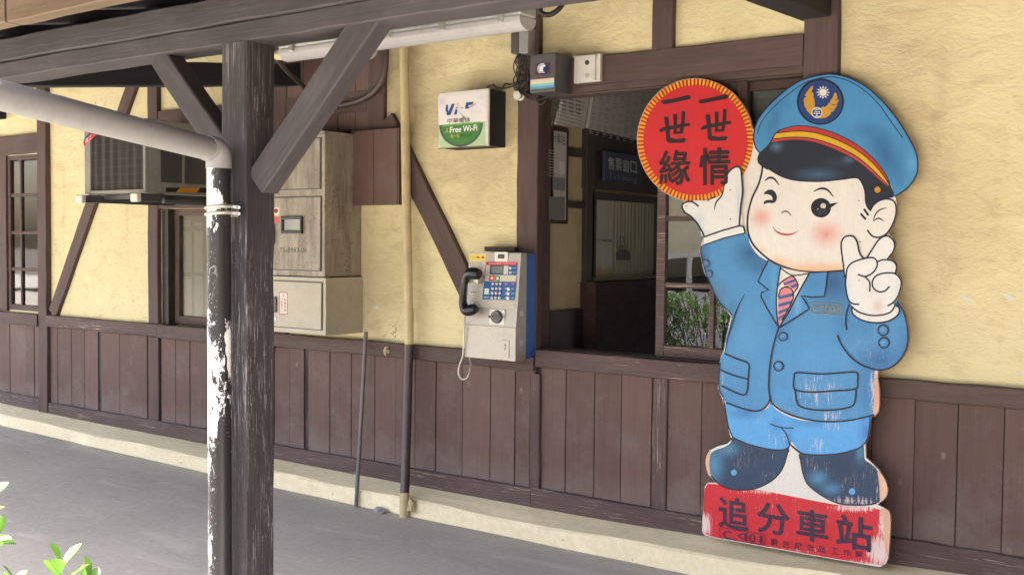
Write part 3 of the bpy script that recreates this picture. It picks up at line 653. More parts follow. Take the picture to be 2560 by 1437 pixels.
# ================================================================== RAINWATER PIPE
R = empty('rainwater_pipe', (-2.77, -2.27, 0)); tag(R, 'rainwater pipe with peeling black paint strapped to the canopy post', 'drainpipe')
cpt = P(548, 600, -2.262); rp = .0372
low = [(P(548, 600, -2.262).x+.0015*math.sin(z*3), -2.262, z) for z in np.linspace(-.01, P(548, 412, -2.262).z, 26)]
o = MB().tube(low, rp, 28).build('lower_pipe', M['peel'], R, True)
e0 = Vector(low[-1]); out = PD(0, 238, 2.58); e1 = PD(522, 372, (P(522, 372, -2.30)-Vector(CAM)).dot(Vector(FW)))
dirn = (out-e1).normalized(); far = out+dirn*.5
el = [e0+Vector((0, 0, -.012)), e0+Vector((0, 0, .012))]
c0 = e0+Vector((0, 0, .055))
for t in np.linspace(0, 1, 9): el.append((e0+Vector((0, 0, .012)))*(1-t)**2+c0*2*t*(1-t)+e1*t*t)
el += [e1+dirn*.01]
MB().tube(el, [rp*1.08]*len(el), 28).build('elbow', M['pvc'], R, True)
MB().tube([e1-dirn*.004, e1+dirn*.5, far], [rp]*3, 28).build('upper_pipe', M['pvc'], R, True)
zc = P(548, 526, -2.262).z
m = MB()
for dz in (-.011, .009):
    m.tube([(cpt.x+(rp+.003)*math.cos(a), -2.262+(rp+.003)*math.sin(a), zc+dz+.004*math.cos(a)) for a in np.linspace(-math.pi*1.02, .15*math.pi, 22)]+[(cpt.x+.07, -2.262+.02, zc+dz), (PXR-.045, YBM-.004, zc+.002+dz)], .006, 8)
m.box((PXR-.07, YBM-.010, zc-.020), (PXR-.03, YBM-.001, zc+.018), .004); m.build('strap', M['steel'], R, True)

# ================================================================== WALL FITTINGS
# conduit down the wall
C = empty('downpipe', (-4.0, -.215, 0)); tag(C, 'slim wall downpipe painted cream above, brown below', 'downpipe')
def cp(u, v): return P(u, v, float(np.interp(v, (60, 500, 860, 950, 1150, 1232, 1300), (-.05, -.06, -.088, -.095, -.15, -.215, -.232))))
MB().tube([cp(1010, 60)+Vector((0, 0, .35)), cp(1010, 112), cp(1013, 300), cp(1016, 500), cp(1020, 700), cp(1023, 860)], .0255, 20).build('upper_pipe', M['cream_pipe'], C, True)
MB().tube([cp(1023, 859), cp(1020, 950), cp(1016, 1100), cp(1012, 1232)], .0250, 20).build('lower_pipe', M['brown_pipe'], C, True)
MB().tube([cp(1012, 1231), cp(1010.5, 1299)], .026, 20).build('foot_pipe', M['cream_pipe'], C, True)
MB().tube([cp(1021, 770), cp(1022.4, 800)], .0275, 20).build('collar', M['cream_pipe'], C, True)
a, b = P(890, 1264, -.23), P(915, 829, -.075); a.z = max(.0, gz(a.x))
tag(MB().tube([a, a*.5+b*.5+Vector((.002, 0, 0)), b], .0112, 14).build('iron_rod', M['rod_metal'], None, True), 'thin grey iron rod leaning against the wainscot rail', 'rod')
q = P(968, 868, -.06)
m = MB().tube([q+Vector((0, .02, 0)), q+Vector((0, -.012, 0)), q+Vector((0, -.02, -.02)), q+Vector((0, -.012, -.045))], [.006, .007, .009, .004], 8); m.box((q.x-.018, -.062, q.z-.032), (q.x+.014, -.05, q.z-.012), .003)
tag(m.build('wall_hook', M['cream_pipe'], None, True), 'small paint-splashed hook on the wainscot rail', 'hook')

# wi-fi box
W = empty('sign_box', (-3.49, 0, 1.94)); tag(W, 'square box sign with torn white and green panel on plaster', 'box sign')
x0, x1, z0, z1 = -3.648, -3.320, 1.947, 2.236; yf = -.15
MB().box((x0+.004, yf+.012, z0+.002), (x1-.002, .0, z1-.003), .004).build('housing', M['dark_timber'], W)
MB().box((x0, yf, z0), (x1, yf+.014, z1), .004).build('face', M['white_plastic'], W)
p = Painter(yplane(yf), .001).use((1050, 180), 6.532)
G = (70, 130, 62)
p.fill([(296, 420), (1060, 345), (1080, 440), (1090, 800), (700, 830), (305, 870)], (228, 224, 222), ((350, 470, 120, 160, (190, 185, 185), .6), (1000, 420, 120, 60, (196, 190, 190), .6), (900, 650, 200, 60, (205, 200, 196), .5)), smooth=False)
p.fill([(305, 872), (1020, 805), (1060, 802), (1062, 1195), (315, 1245)], (176, 205, 160), ((330, 1000, 60, 300, (190, 214, 190), .8),), smooth=False)
arc = [(672+358*math.cos(t), 850+372*math.sin(t)-.06*358*math.cos(t)) for t in np.linspace(.0, math.pi, 30)]
p.fill(arc, (72, 92, 82), smooth=False); p.fill([(672+322*math.cos(t), 852+330*math.sin(t)-.06*322*math.cos(t)) for t in np.linspace(.0, math.pi, 30)], G, smooth=False)
p.fill([(360, 872), (960, 815), (985, 812), (975, 840), (380, 895)], (110, 165, 92), smooth=False)
p.text('.1.', 405, 922, 480, 990, (216, 205, 90), .02, -.09); p.text('Free Wi-Fi', 490, 880, 935, 980, (240, 240, 236), .015, -.09)
p.text('點一點', 500, 1018, 645, 1075, (205, 196, 80), 0, -.07); p.text('免費上網', 655, 1010, 845, 1062, (50, 96, 55), .01, -.07)
p.text('中華電信', 448, 752, 815, 835, (70, 68, 66), .008, -.05)
for q in ([(425, 545), (455, 530), (462, 650), (520, 525), (568, 520), (500, 705), (440, 712), (428, 640), (415, 645)], [(595, 600), (612, 632), (600, 698), (552, 700), (580, 612)], [(752, 500), (872, 492), (862, 535), (795, 545), (785, 575), (830, 578), (800, 600), (732, 606)]): p.fill(q, (42, 84, 140), smooth=False)
p.ell((618, 535), 24, 28, (225, 200, 150)); p.rect(588, 578, 622, 592, (70, 70, 110)); p.rect(650, 584, 708, 592, (110, 110, 120))
p.fill([(790, 570), (850, 545), (925, 500), (900, 540), (840, 580), (800, 590)], (180, 172, 166), smooth=False); p.stroke([(635, 655), (690, 710), (740, 760)], 10, (150, 140, 130), taper=True); p.fill([(690, 715), (730, 740), (745, 775), (700, 750)], (120, 108, 96), smooth=False)
p.fill([(290, 1246), (1070, 1200), (1115, 1206), (310, 1262)], (120, 104, 88), ((700, 1230, 300, 20, (90, 76, 60), .8),), smooth=False)
p.build('printed_panel', M['mark'], W)

# upper meter cabinet and lower cabinet
def cabinet(name, lab, x0, x1, z0, z1, yf, mat, door):
    E = empty(name, ((x0+x1)/2, 0, z0)); tag(E, lab, 'cabinet')
    MB().box((x0, yf, z0), (x1, 0, z1), .004).build('housing', mat, E)
    for (a, b, c, d) in door:
        m = MB().box((a, yf-.010, c), (b, yf-.0005, d), .003); m.build('door', mat, E)
        MB().box((a-.006, yf-.002, c-.006), (b+.006, yf-.0003, d+.006)).build('door_seam', M['dark_metal'], E)
    return E
mx0, mx1 = -4.93, -4.342; mz0, mz1 = 1.263, 2.05; yf = -.29
f1 = lambda u, v: P(u, v, yf-.01)
ME = cabinet('meter_cabinet', 'rust-speckled metal meter cabinet with small black-framed window', mx0, mx1, mz0, mz1, yf, M['rustbox'], [(mx0+.03, f1(799, 400).x, f1(799, 470).z, f1(799, 346).z), (mx0+.03, f1(800, 600).x, f1(800, 676).z, f1(798, 492).z)])
MB().box((mx0-.012, yf-.015, mz1), (mx1+.012, 0, mz1+.015), .003).build('lid', M['rustbox'], ME)
a, b = f1(706, 541), f1(758, 584)
m = MB()
for q in (((a.x, b.z), (b.x, b.z+.018)), ((a.x, a.z-.018), (b.x, a.z)), ((a.x, b.z+.018), (a.x+.016, a.z-.018)), ((b.x-.016, b.z+.018), (b.x, a.z-.018))): m.box((q[0][0], yf-.024, q[0][1]), (q[1][0], yf-.0102, q[1][1]), .003)
wf = m.build('window_frame', M['black'], ME)
s = NT('meter_window_glass'); s.fin((.30, .31, .30), .06); M['meterglass'] = s.m; s.b.inputs['IOR'].default_value = 2.2
MB().box((a.x+.012, yf-.014, b.z+.014), (b.x-.012, yf-.0104, a.z-.014)).build('pane', M['meterglass'], wf)
a = f1(686, 560); MB().box((a.x-.01, yf-.022, f1(686, 610).z), (a.x+.006, yf-.0102, a.z), .003).build('handle', M['grey_metal'], ME)
p = Painter(yplane(yf-.010), .0005); sl = .03
p.rect(683, 519, 698, 537, (224, 214, 206), sl); p.ell((690.5, 527), 5, 6, (150, 40, 45)); p.rect(683, 537, 698, 557, (196, 92, 92), sl); p.rect(683, 537, 698, 541, (190, 180, 110), sl)
p.text('75-8983-06', 700, 619, 767, 631, (70, 62, 48), .0, .02); p.build('stickers', M['mark'], ME)
lz0, lz1 = .938, 1.258; f1 = lambda u, v: P(u, v, yf-.01)
LE = cabinet('power_cabinet', 'clean beige power cabinet with warning sticker, below the rusty one', mx0, -4.329, lz0, lz1, yf-.002, M['cleanbox'], [(mx0+.03, f1(803, 760).x, f1(803, 824).z, f1(803, 707).z)])
a = f1(690, 741); MB().box((a.x-.014, yf-.024, f1(690, 781).z), (a.x+.012, yf-.0122, a.z), .004).build('handle', M['grey_metal'], LE)
p = Painter(yplane(yf-.012), .0005)
p.rect(698, 730, 719, 786, (176, 60, 66), .03); p.rect(699.5, 732, 717.5, 784, (226, 216, 206), .03); p.stroke([(703.5, 744), (708.5, 733.5), (713.5, 744.3)], 1.1, (120, 40, 44), smooth=False, closed=True); p.stroke([(709, 737), (707.6, 740), (709.4, 740), (708, 743)], .8, (90, 40, 44), smooth=False)
for i, c in enumerate('有電危險'): p.text(c, 709.5, 746+i*8.6, 716, 753+i*8.6, (130, 50, 54), .01, .03)
for i, c in enumerate('勿觸摸請小心'): p.text(c, 701.4, 746+i*6.1, 706.6, 751.4+i*6.1, (170, 70, 74), .01, .03)
p.ell((686, 797), 6, 8, (150, 180, 190)); p.ell((686, 797), 4, 6, (205, 212, 205)); p.build('stickers', M['mark'], LE)

# air conditioner
yf = -.65; A = empty('air_conditioner', (-5.75, -.3, 1.72)); tag(A, 'white window air conditioner on arms with dusty grey fins', 'air conditioner')
ax0, ax1 = P(211, 430, yf).x, P(358, 430, yf).x+.075; az0, az1 = 1.735, 2.165
ax1 = P(358, 430, yf).x+.02
m = MB(); m.box((ax0, yf+.03, az0), (ax1, 0, az1), .006); m.box((ax0, yf, az0), (ax0+.062, yf+.03, az1), .004); m.box((ax1-.022, yf, az0), (ax1, yf+.03, az1), .004); m.box((ax0+.062, yf, az0), (ax1-.022, yf+.03, az0+.02), .003); m.box((ax0+.062, yf, az1-.04), (ax1-.022, yf+.03, az1), .003)
m.build('casing', M['ac'], A)
s = NT('dusty_coil_fins'); v = s.coord((1, 1, 1)); n = s.noise(v, 8, 5, .6); wv = s.n('ShaderNodeTexWave', bands_direction='X'); wv.inputs['Scale'].default_value = 3.2; wv.inputs['Distortion'].default_value = .6; s.l(v, wv.inputs['Vector'])
col = s.mix(s.ramp(wv.outputs['Fac'], [(.3, 0.0), (.9, .5)]), (.050, .043, .040), (.085, .076, .070)); col = s.mix(s.ramp(n, [(.45, 0.0), (.75, .6)]), col, (.05, .042, .038)); M['coil'] = s.fin(col, .8, 0)
m = MB(); 
for i in range(120): x = ax0+.063+(ax1-.022-ax0-.064)*i/120; m.box((x, yf+.012+.003*math.sin(i*.35), az0+.02), (x+.0026, yf+.029, az1-.04))
m.box((ax0+.062, yf+.022, az0+.02), (ax1-.022, yf+.0295, az1-.04)); m.build('coil', M['coil'], A)
m = MB()
for i in range(9): z = az0+.02+.046*i; m.tube([(ax0+.06, yf+.004, z), (ax1-.02, yf+.004, z)], .0007, 6)
m.build('guard_wire', M['dark_metal'], A)
m = MB(); yv0, yv1 = PX(398, 430, ax1).y, PX(398+118, 430, ax1).y
zl, zh = PX(440, 458, ax1).z, PX(440, 398, ax1).z+.05
for k in range(2):
    ya_, yb_ = yv0+.01+(yv1-yv0)*.5*k, yv0+(yv1-yv0)*.5*(k+1)-.012
    m.box((ax1+.0002, ya_, zl), (ax1+.003, yb_, zh))
    for i in range(16): z = zl+(zh-zl)*i/16; m.box((ax1+.0031, ya_+.002, z+.001), (ax1+.006, yb_-.002, z+(zh-zl)/16*.4))
m.build('side_louvres', M['dark_metal'], A)
p = Painter(xplane(ax1), .0006)
pts = lambda u0, u1, v0, v1: [(u0, v0), (u1, v0+1), (u1-6, v1+1), (u0-4, v1)]
p.quad([(414, 469), (517, 470), (517, 482), (414, 480)], (30, 28, 30)); p.quad([(450, 470), (500, 470), (492, 481.5), (440, 480.5)], (206, 140, 30)); p.build('hazard_tape', M['mark'], A)
p = Painter(yplane(yf), .0008); p.quad([(208, 356), (232, 332), (243, 336), (210, 366)], (184, 52, 62)); p.quad([(212, 345), (224, 331), (232, 332), (208, 356)], (60, 60, 66)); p.text('長江', 213, 342, 229, 354, (236, 214, 210), .01, -.8); p.build('label', M['mark'], A)
for X, cu, cv in ((ax0+.03, 205, 500), (ax1-.03, 377, 494)):
    z = az0-.028; MB().box((X-.02, yf-.03, z-.025), (X+.02, 0, z+.02), .003).build('support_arm', M['dark_metal'], A); MB().box((X-.034, yf-.06, z-.03), (X+.034, yf-.028, z+.022), .008).build('arm_cap', M['white_plastic'], A)
MB().tube([(ax1+.03, -.55, az0-.045), (ax1+.06, -.30, az0-.05), (ax1+.07, -.03, az0-.06)], .018, 12).build('drain_hose', M['dark_metal'], A, True)
MB().box((ax0, yf+.10, az0-.03), (ax1, yf+.13, az0-.003)).build('support_rail', M['dark_metal'], A)

# payphone
Tp = empty('payphone', (-3.26, 0, .877)); tag(Tp, 'wall payphone with pale metal front, blue side and black handset', 'payphone')
xl, xr = -3.419, -3.100; zb_, zs, zt = .880, 1.047, 1.410; yfb, yft = -.20, -.163
def profile(x0, x1, y_back, name, mat, extra=0.0):
    pts = [(x0, y_back, zb_), (x0, yfb-extra, zb_), (x0, yfb-extra, zs), (x0, yft-extra, zt), (x0, y_back, zt)]; m = MB().prism(pts, (x1-x0, 0, 0)); return m
o = profile(xl, xr, -.115, 'housing', M['phone_grey']).build('housing', M['phone_grey'], Tp)
pts = [(xl+.002, 0, zb_+.004), (xl+.002, -.114, zb_+.004), (xl+.002, -.114, zt-.002), (xl+.002, 0, zt-.002)]
MB().prism(pts, (xr-xl-.003, 0, 0)).build('back_shell', M['phone_blue'], Tp)
MB().box((xl-.001, yfb-.0035, zb_-.003), (xr+.0008, -.12, zs-.002), .003).build('coin_door', M['phone_grey'], Tp)
MB().box((P(1213, 620, -.06).x, -.07, zt+.006), (P(1289, 620, -.06).x, .0, zt+.030), .004).build('top_bracket', M['timber'], Tp)
nrm = Vector((0, -(zt-zs), (yft-yfb))).normalized(); nrm = Vector((0, -1, (yft-yfb)/(zt-zs)))
fp = Plane((0, yfb, zs), (0, -1, .10)); fp = Plane((0, yfb, zs), tuple(np.cross((1, 0, 0), (0, yft-yfb, zt-zs))))
if fp.n[1] > 0: fp.n = -fp.n
p = Painter(fp, .0012).use((1050, 550), 3.1925)
p.fill([(395, 270), (525, 272), (517, 440), (384, 436)], (214, 206, 190), smooth=False); p.fill([(397, 272), (525, 274), (522, 325), (393, 322)], (226, 204, 84), smooth=False)
for i, c in enumerate(((200, 190, 120), (205, 70, 50), (190, 60, 60))): p.ell((425+i*38, 298), 13, 9, c)
for i in range(5): p.rect(402, 335+i*12, 500, 341+i*12, (178, 176, 168))
p.rect(440, 340, 465, 362, (226, 214, 130)); p.ell((482, 395), 6, 5, (205, 70, 60)); p.ell((440, 400), 5, 5, (205, 110, 80))
p.fill([(528, 333), (779, 335), (750, 707), (490, 697)], (190, 184, 170), smooth=False)
p.fill([(530, 335), (777, 337), (765, 545), (756, 640), (496, 633), (510, 500)], (46, 90, 150), smooth=False)
p.fill([(530, 333), (779, 335), (777, 360), (528, 358)], (206, 52, 60), smooth=False); p.text('投幣式電話 TELEPHONE', 548, 340, 766, 353, (236, 214, 210), .0)
p.fill([(527, 360), (565, 361), (560, 434), (521, 432)], (206, 200, 186), smooth=False); p.fill([(668, 364), (706, 365), (702, 434), (664, 433)], (206, 200, 186), smooth=False)
p.fill([(560, 358), (670, 360), (665, 433), (554, 430)], (80, 84, 84), smooth=False); p.fill([(572, 368), (664, 370), (660, 424), (566, 422)], (128, 134, 132), smooth=False)
p.fill([(521, 436), (770, 440), (766, 492), (514, 488)], (196, 196, 176), smooth=False); p.fill([(555, 443), (598, 444), (594, 486), (550, 485)], (200, 44, 48), smooth=False); p.fill([(600, 444), (640, 445), (636, 487), (597, 486)], (60, 150, 70), smooth=False); p.ell((574, 464), 12, 10, (236, 214, 210)); p.ell((618, 465), 11, 12, (226, 232, 220))
for i in range(4): p.rect(645+i*30, 450, 668+i*30, 482, (204, 200, 176))
p.fill([(516, 545), (552, 546), (548, 594), (511, 592)], (206, 222, 206), smooth=False); p.text('0800', 508, 610, 550, 622, (214, 216, 220), .0)
for r in range(4):
    for k in range(2): p.rect(676+k*52, 502+r*38, 700+k*52, 516+r*38, (120, 140, 176) if r else (200, 110, 110))
for r in range(2): p.rect(736, 378+r*34, 766, 388+r*34, (120, 150, 190))
p.build('instruction_panel', M['mark'], Tp)
m = MB()
for r in range(4):
    for c in range(3):
        u, v = 1050+(586+c*30-r*3)/3.1925, 550+(508+r*37)/3.1925; q = fp.at(u, v, .001); m.ball(q+Vector((0, -.004, 0)), .0085, 1, .5, 1, 12)
for r in range(3): q = fp.at(1050+(710-r*2)/3.1925, 550+(550+r*36)/3.1925, .001); m.box((q.x-.009, q.y-.006, q.z-.008), (q.x+.009, q.y, q.z+.008), .002)
for r in range(2): q = fp.at(1050+724/3.1925, 550+(383+r*34)/3.1925, .001); m.ball(q+Vector((0, -.003, 0)), .009, 1, .5, 1, 12)
m.build('keypad', M['steel'], Tp, True)
q = fp.at(1050+655/3.1925, 550+292/3.1925, .0); m = MB().box((q.x-.042, q.y-.006, q.z-.026), (q.x+.040, q.y+.002, q.z+.024), .002); m.build('coin_plate', M['steel'], Tp); MB().box((q.x-.020, q.y-.012, q.z-.010), (q.x+.018, q.y-.0055, q.z+.012), .003).build('coin_slot', M['dark_metal'], Tp)
lp = Plane((0, yfb-.004, 0), (0, -1, 0)); up_ = fp
q = fp.at(1050+620/3.1925, 550+772/3.1925, .0); m = MB().box((q.x-.048, q.y-.005, q.z-.038), (q.x+.046, q.y+.004, q.z+.038), .002); m.build('knob_plate', M['steel'], Tp)
m = MB().tube([(q.x, q.y-.004, q.z), (q.x, q.y-.020, q.z)], [.034, .030], 24); m.box((q.x-.041, q.y-.026, q.z-.006), (q.x+.041, q.y-.018, q.z+.006), .002); m.build('coin_knob', M['grey_metal'], Tp)
q = fp.at(1050+432/3.1925, 550+577/3.1925, 0); MB().box((q.x-.026, q.y-.004, q.z-.008), (q.x+.026, q.y+.002, q.z+.008), .002).build('card_slot', M['steel'], Tp); MB().box((q.x-.020, q.y-.0046, q.z-.003), (q.x+.020, q.y-.0035, q.z+.003)).build('card_slit', M['dark_metal'], Tp)
q = lp.at(1050+683/3.1925, 550+1026/3.1925); MB().box((q.x-.022, q.y-.003, q.z-.042), (q.x+.022, q.y+.001, q.z+.042), .001).build('lock_plate', M['phone_grey'], Tp)
m = MB(); [m.box((q.x-.004, q.y-.0045, q.z+dz-.004), (q.x+.004, q.y-.002, q.z+dz+.004)) for dz in (.018, 0)]; m.build('lock_hole', M['dark_metal'], Tp)
for dv in (745, 978):
    y = -.155; zq = PX(1302, 550+dv/3.1925, xr).z; m = MB().tube([(xr-.001, y, zq), (xr+.004, y, zq)], .014, 16); m.build('side_lock', M['steel'], Tp)
m = MB(); q0 = fp.at(1196, 697, .0); m.box((q0.x-.03, q0.y-.05, q0.z-.022), (q0.x+.035, q0.y, q0.z+.018), .008); m.build('cradle', M['steel'], Tp)
Yh = -.245
hp = [(1198, 686, 14), (1190, 684, 17), (1178, 683, 17), (1168, 690, 14), (1162, 704, 10.5), (1158, 725, 10), (1157, 745, 10.5), (1158, 760, 12.5), (1163, 773, 15), (1172, 776, 16), (1182, 773, 16), (1188, 769, 13)]
MB().tube([P(u, v, Yh+.004*math.sin(i)) for i, (u, v, r) in enumerate(cat(hp, False, 4))] if False else [P(a[0], a[1], Yh) for a in cat(hp, False, 4)], [a[2]/560 for a in cat(hp, False, 4)], 16).build('handset', M['black'], Tp, True)
crd = [(1163, 788, -.24), (1161, 815, -.22), (1159, 860, -.215), (1157, 890, -.215), (1149, 912, -.215), (1146, 930, -.215), (1150, 943, -.215), (1158, 948, -.21), (1168, 943, -.205), (1175, 925, -.19), (1177, 908, -.17), (1173, 892, -.15)]
MB().tube([P(a[0], a[1], a[2]) for a in cat(crd, False, 5)], .0042, 8).build('cord', M['steel'], Tp, True)

# logo box, switch plate, insulators, junction boxes, loose wires, hoses
L = empty('junction_box', (-3.05, 0, 2.24)); tag(L, 'dark grey wall box with round emblem and striped sticker', 'junction box')
yf = -.17; a, b = P(1325, 138, yf), P(1388, 228, yf); MB().box((a.x, yf, b.z), (b.x, -.03, a.z), .006).build('housing', M['grey_metal'], L)
p = Painter(yplane(yf), .001); sl = -.10
for i, c in enumerate(((222, 196, 176), (206, 214, 190), (140, 196, 200), (96, 166, 196))): p.rect(1326, 197.5+i*6, 1385, 203.7+i*6, c, sl)
p.rect(1338, 158, 1376, 187, (92, 56, 58), sl); p.ell((1357, 171.5), 14.5, 15, (34, 52, 100))
for i in range(8): y = 159+i*3.1; h = math.sqrt(max(0, 14**2-(y-171.5)**2)); p.rect(1357-h, y, 1357+(-1 if 2 < i < 6 else h*.55), y+1.9, (226, 228, 230), sl*.4)
p.fill([(1352, 165), (1362, 163), (1363, 171), (1357, 172), (1357, 178), (1349, 179), (1349, 171)], (232, 234, 236), smooth=False); p.fill([(1358, 168), (1367, 166), (1367, 178), (1360, 182)], (28, 44, 96), smooth=False); p.build('emblem', M['mark'], L)
S = empty('switch_plate', (-2.93, 0, 2.25)); tag(S, 'cream metal switch plate on the transom beam', 'switch plate')
yf = -.05; a, b = P(1436, 141, yf), P(1501, 203, yf)
m = MB().box((a.x, yf-.004, b.z), (b.x, -.031, a.z), .003); m.box((a.x+.022, yf-.016, b.z+.003), (b.x-.022, yf-.003, a.z-.003), .004); m.build('plate', M['white_plastic'], S)
for v, r, mt in ((157, .012, 'dark_metal'), (189, .012, 'steel')):
    q = P(1468, v, yf-.016); MB().tube([(q.x, yf-.014, q.z), (q.x, yf-.0185, q.z)], r, 16).build('button', M[mt], S)
q = P(1298, 240, -.07); m = MB().tube([(q.x, -.036, q.z), (q.x, -.06, q.z), (q.x, -.065, q.z), (q.x, -.09, q.z)], [.014, .024, .017, .022], 16)
tag(m.build('insulator', M['white_plastic'], None, True), 'white porcelain insulator on the post beside the window', 'insulator')
q = P(1395, 243, -.06); 
J = empty('cable_box', (-3.28, 0, 2.5)); tag(J, 'two narrow grey cable boxes below the lamp end', 'cable box')
for (u0, v0, u1, v1, y) in ((1277, 64, 1296, 132, -.09), (1297, 72, 1320, 133, -.10)): a, b = P(u0, v0, y), P(u1, v1, y); MB().box((a.x, y, b.z), (b.x, -.0, a.z), .004).build('cover', M['pvc'] if u0 > 1290 else M['grey_metal'], J)
rnd = random.Random(4); m = MB()
for i in range(9):
    u0, u1 = rnd.uniform(1297, 1316), rnd.uniform(1290, 1330); pts = [(u0, 131, -.09)]+[(rnd.uniform(1282, 1326), v+rnd.uniform(-6, 6), rnd.uniform(-.12, -.05)) for v in (152, 176, 200, 222)]+[(u1, 238, -.05)]
    m.tube([P(*a) for a in cat(pts, False, 5)], .0032, 6)
for pts in ([(1256, 222, -.02), (1264, 210, -.06), (1275, 212, -.03), (1290, 206, -.05), (1310, 204, -.07)], [(1218, 218, -.05), (1232, 212, -.10), (1245, 220, -.06), (1268, 220, -.02), (1292, 212, -.05)], [(1304, 232, -.07), (1322, 246, -.06), (1345, 250, -.05), (1380, 240, -.04), (1398, 236, -.04)], [(1330, 228, -.08), (1340, 252, -.07), (1352, 262, -.06), (1366, 250, -.05)]): m.tube([P(*a) for a in cat(pts, False, 6)], .0042, 6)
tag(m.build('wires', M['cable'], None, True), 'tangle of dark wires running over the post by the window', 'wires')
m = MB().tube([P(*a) for a in cat([(966, 118, -.05), (964, 160, -.055), (955, 200, -.055), (932, 232, -.055), (890, 255, -.055), (826, 268, -.055), (760, 275, -.05)], False, 6)], .0165, 14)
tag(m.build('conduit', M['hose'], None, True), 'thick brown conduit curving across the dark boarding', 'conduit')
m = MB().tube([P(*a) for a in cat([(690, 135, -1.0), (702, 160, -.8), (730, 190, -.5), (770, 226, -.1), (800, 250, -.03)], False, 6)], .013, 10)
tag(m.build('cable', M['cable'], None, True), 'dark cable hanging down from the lamp towards the wall', 'cable')
m = MB().tube([P(*a) for a in cat([(1338, 10, -.25), (1350, 30, -.22), (1370, 38, -.2), (1392, 28, -.18), (1408, 6, -.16), (1412, -30, -.14)], False, 6)], .013, 10)
tag(m.build('cable', M['cable'], None, True), 'dark hose looping up beside the lamp end', 'cable')

# fluorescent batten lamp under the purlin, and the dome lamp behind it
yl_ = -1.6; FL = empty('strip_lamp', (-2.64, yl_, 2.2)); tag(FL, 'long unlit strip lamp with frosted cover under the canopy', 'strip lamp')
a, b = P(716, 134, yl_), P(1322, 56, yl_); b.z = a.z = (a.z+b.z)/2
up_ = Vector((0, 0, 1))
m = MB().box((a.x, yl_-.045, a.z+.012), (b.x, yl_+.045, a.z+.05), .008); m.build('tray', M['lamp_tray'], FL)
m = MB(); n = 14; prof = [(-.046, .012)]+[(.046*math.cos(t), -.036*math.sin(t)+.006) for t in np.linspace(math.pi, 0, 11)]+[(.046, .012)]
m.prism([(a.x+.004, yl_+y, a.z+z) for y, z in prof], (b.x-a.x-.008, 0, 0)); m.build('cover', M['tube_cover'], FL)
for k in range(5):
    x = a.x+.08+(b.x-a.x-.16)*k/4; MB().box((x-.012, yl_-.053, a.z-.004), (x+.012, yl_-.044, a.z+.04), .003).build('clip', M['steel'], FL)
for x in (a.x+.2, b.x-.2): MB().box((x-.015, yl_-.02, a.z+.048), (x+.015, yl_+.02, 2.30)).build('hanger', M['grey_metal'], FL)
MB().tube([(a.x-.06, yl_, a.z+.0), (a.x+.003, yl_, a.z+.005)], [.016, .03], 14).build('end_plug', M['cream_pipe'], FL, True)
q = P(914, 122, -.55); s = MB().ball((q.x, q.y, q.z), .062, 1, 1, .95, 24); D_ = empty('dome_lamp', (q.x, q.y, q.z)); tag(D_, 'small round white dome lamp half hidden behind the brace', 'dome lamp')
s.build('globe', M['tube_cover'], D_, True); MB().tube([(q.x, q.y, q.z+.05), (q.x, q.y, q.z+.24)], .02, 12).build('stem', M['grey_metal'], D_, True); MB().tube([(q.x, q.y, q.z+.055), (q.x, q.y, q.z+.07)], .06, 20).build('base', M['grey_metal'], D_, True)

# ---- inside the waiting room
def board_on_partition(name, lab, cat_, u0, v0, u1, v1, lean, paint, frame=None):
    E = empty(name, (XP, .5, 2)); tag(E, lab, cat_); return E
FPp = empty('framed_poster', (XP, .3, 1.6)); tag(FPp, 'narrow framed white poster seen through the open window', 'poster')
xq = XP+.035; yA, yB = .135, PX(1421, 440, xq).y; zA, zB = PX(1415, 560, xq).z, PX(1415, 322, xq).z
MB().box((xq-.02, yA, zA), (xq, yB, zB), .003).build('frame', M['counter'], FPp); MB().box((xq-.01, yA, zA+.02), (xq+.001, yB-.022, zB-.02)).build('sheet', M['paper'], FPp)
p = Painter(xplane(xq+.001), .0008); p.text('追分車站', 1371, 333, 1412, 358, (40, 40, 40), .0, .28); p.build('lettering', M['mark'], FPp)
p = Painter(xplane(xq+.001), .0008)
for i in range(10): p.rect(1372, 376+i*7, 1386, 378+i*7, (150, 150, 146), .2)
p.build('printing', M['mark'], FPp)
for q in ((1382, 444, 1413, 476, (110, 116, 124), .1), (1372, 492, 1412, 549, (104, 108, 102), .03), (1398, 403, 1412, 436, (190, 186, 190), .1)): p = Painter(xplane(xq+.001), .0008); p.rect(*q); p.build('picture', M['mark'], FPp)
def lean_board(name, lab, q, paint):
    E = empty(name, tuple(q[0])); tag(E, lab, 'notice board'); c = [Vector(x) for x in q]; nrm = (c[1]-c[0]).cross(c[3]-c[0]).normalized()
    if nrm.x < 0: nrm = -nrm
    MB().prism(c, -nrm*.02).build('sheet', M['paper'], E)
    p = Painter(Plane(c[0], nrm), .001); paint(p); p.build('printing', M['mark'], E)
def pt1(p):
    for i in range(8): p.stroke([(1371, 236+i*9), (1462-i*1.5, 258+i*9)], 1.2, (90, 90, 84), smooth=False)
    for i in range(5): p.stroke([(1382+i*18, 214+i*3), (1378+i*17, 286+i*4)], .8, (110, 110, 104), smooth=False)
    for r in range(5):
        for k in range(4): p.rect(1386+k*18, 228+r*10+k*4.5, 1397+k*18, 232+r*10+k*4.5, (96, 96, 92), .2)
def pt2(p):
    rn = random.Random(3)
    for c in range(9):
        for r in range(26):
            u, v = 1486+c*17-r*.55, 208+c*3.6+r*5
            p.rect(u, v, u+rn.uniform(5, 12), v+2.2, rn.choice(((140, 140, 134), (122, 124, 120), (160, 158, 150))), .2)
def lb(u, v, x): return PX(u, v, x)
b1, t1 = lb(1461, 322, XP+.05), lb(1481, 196, XP+.13)
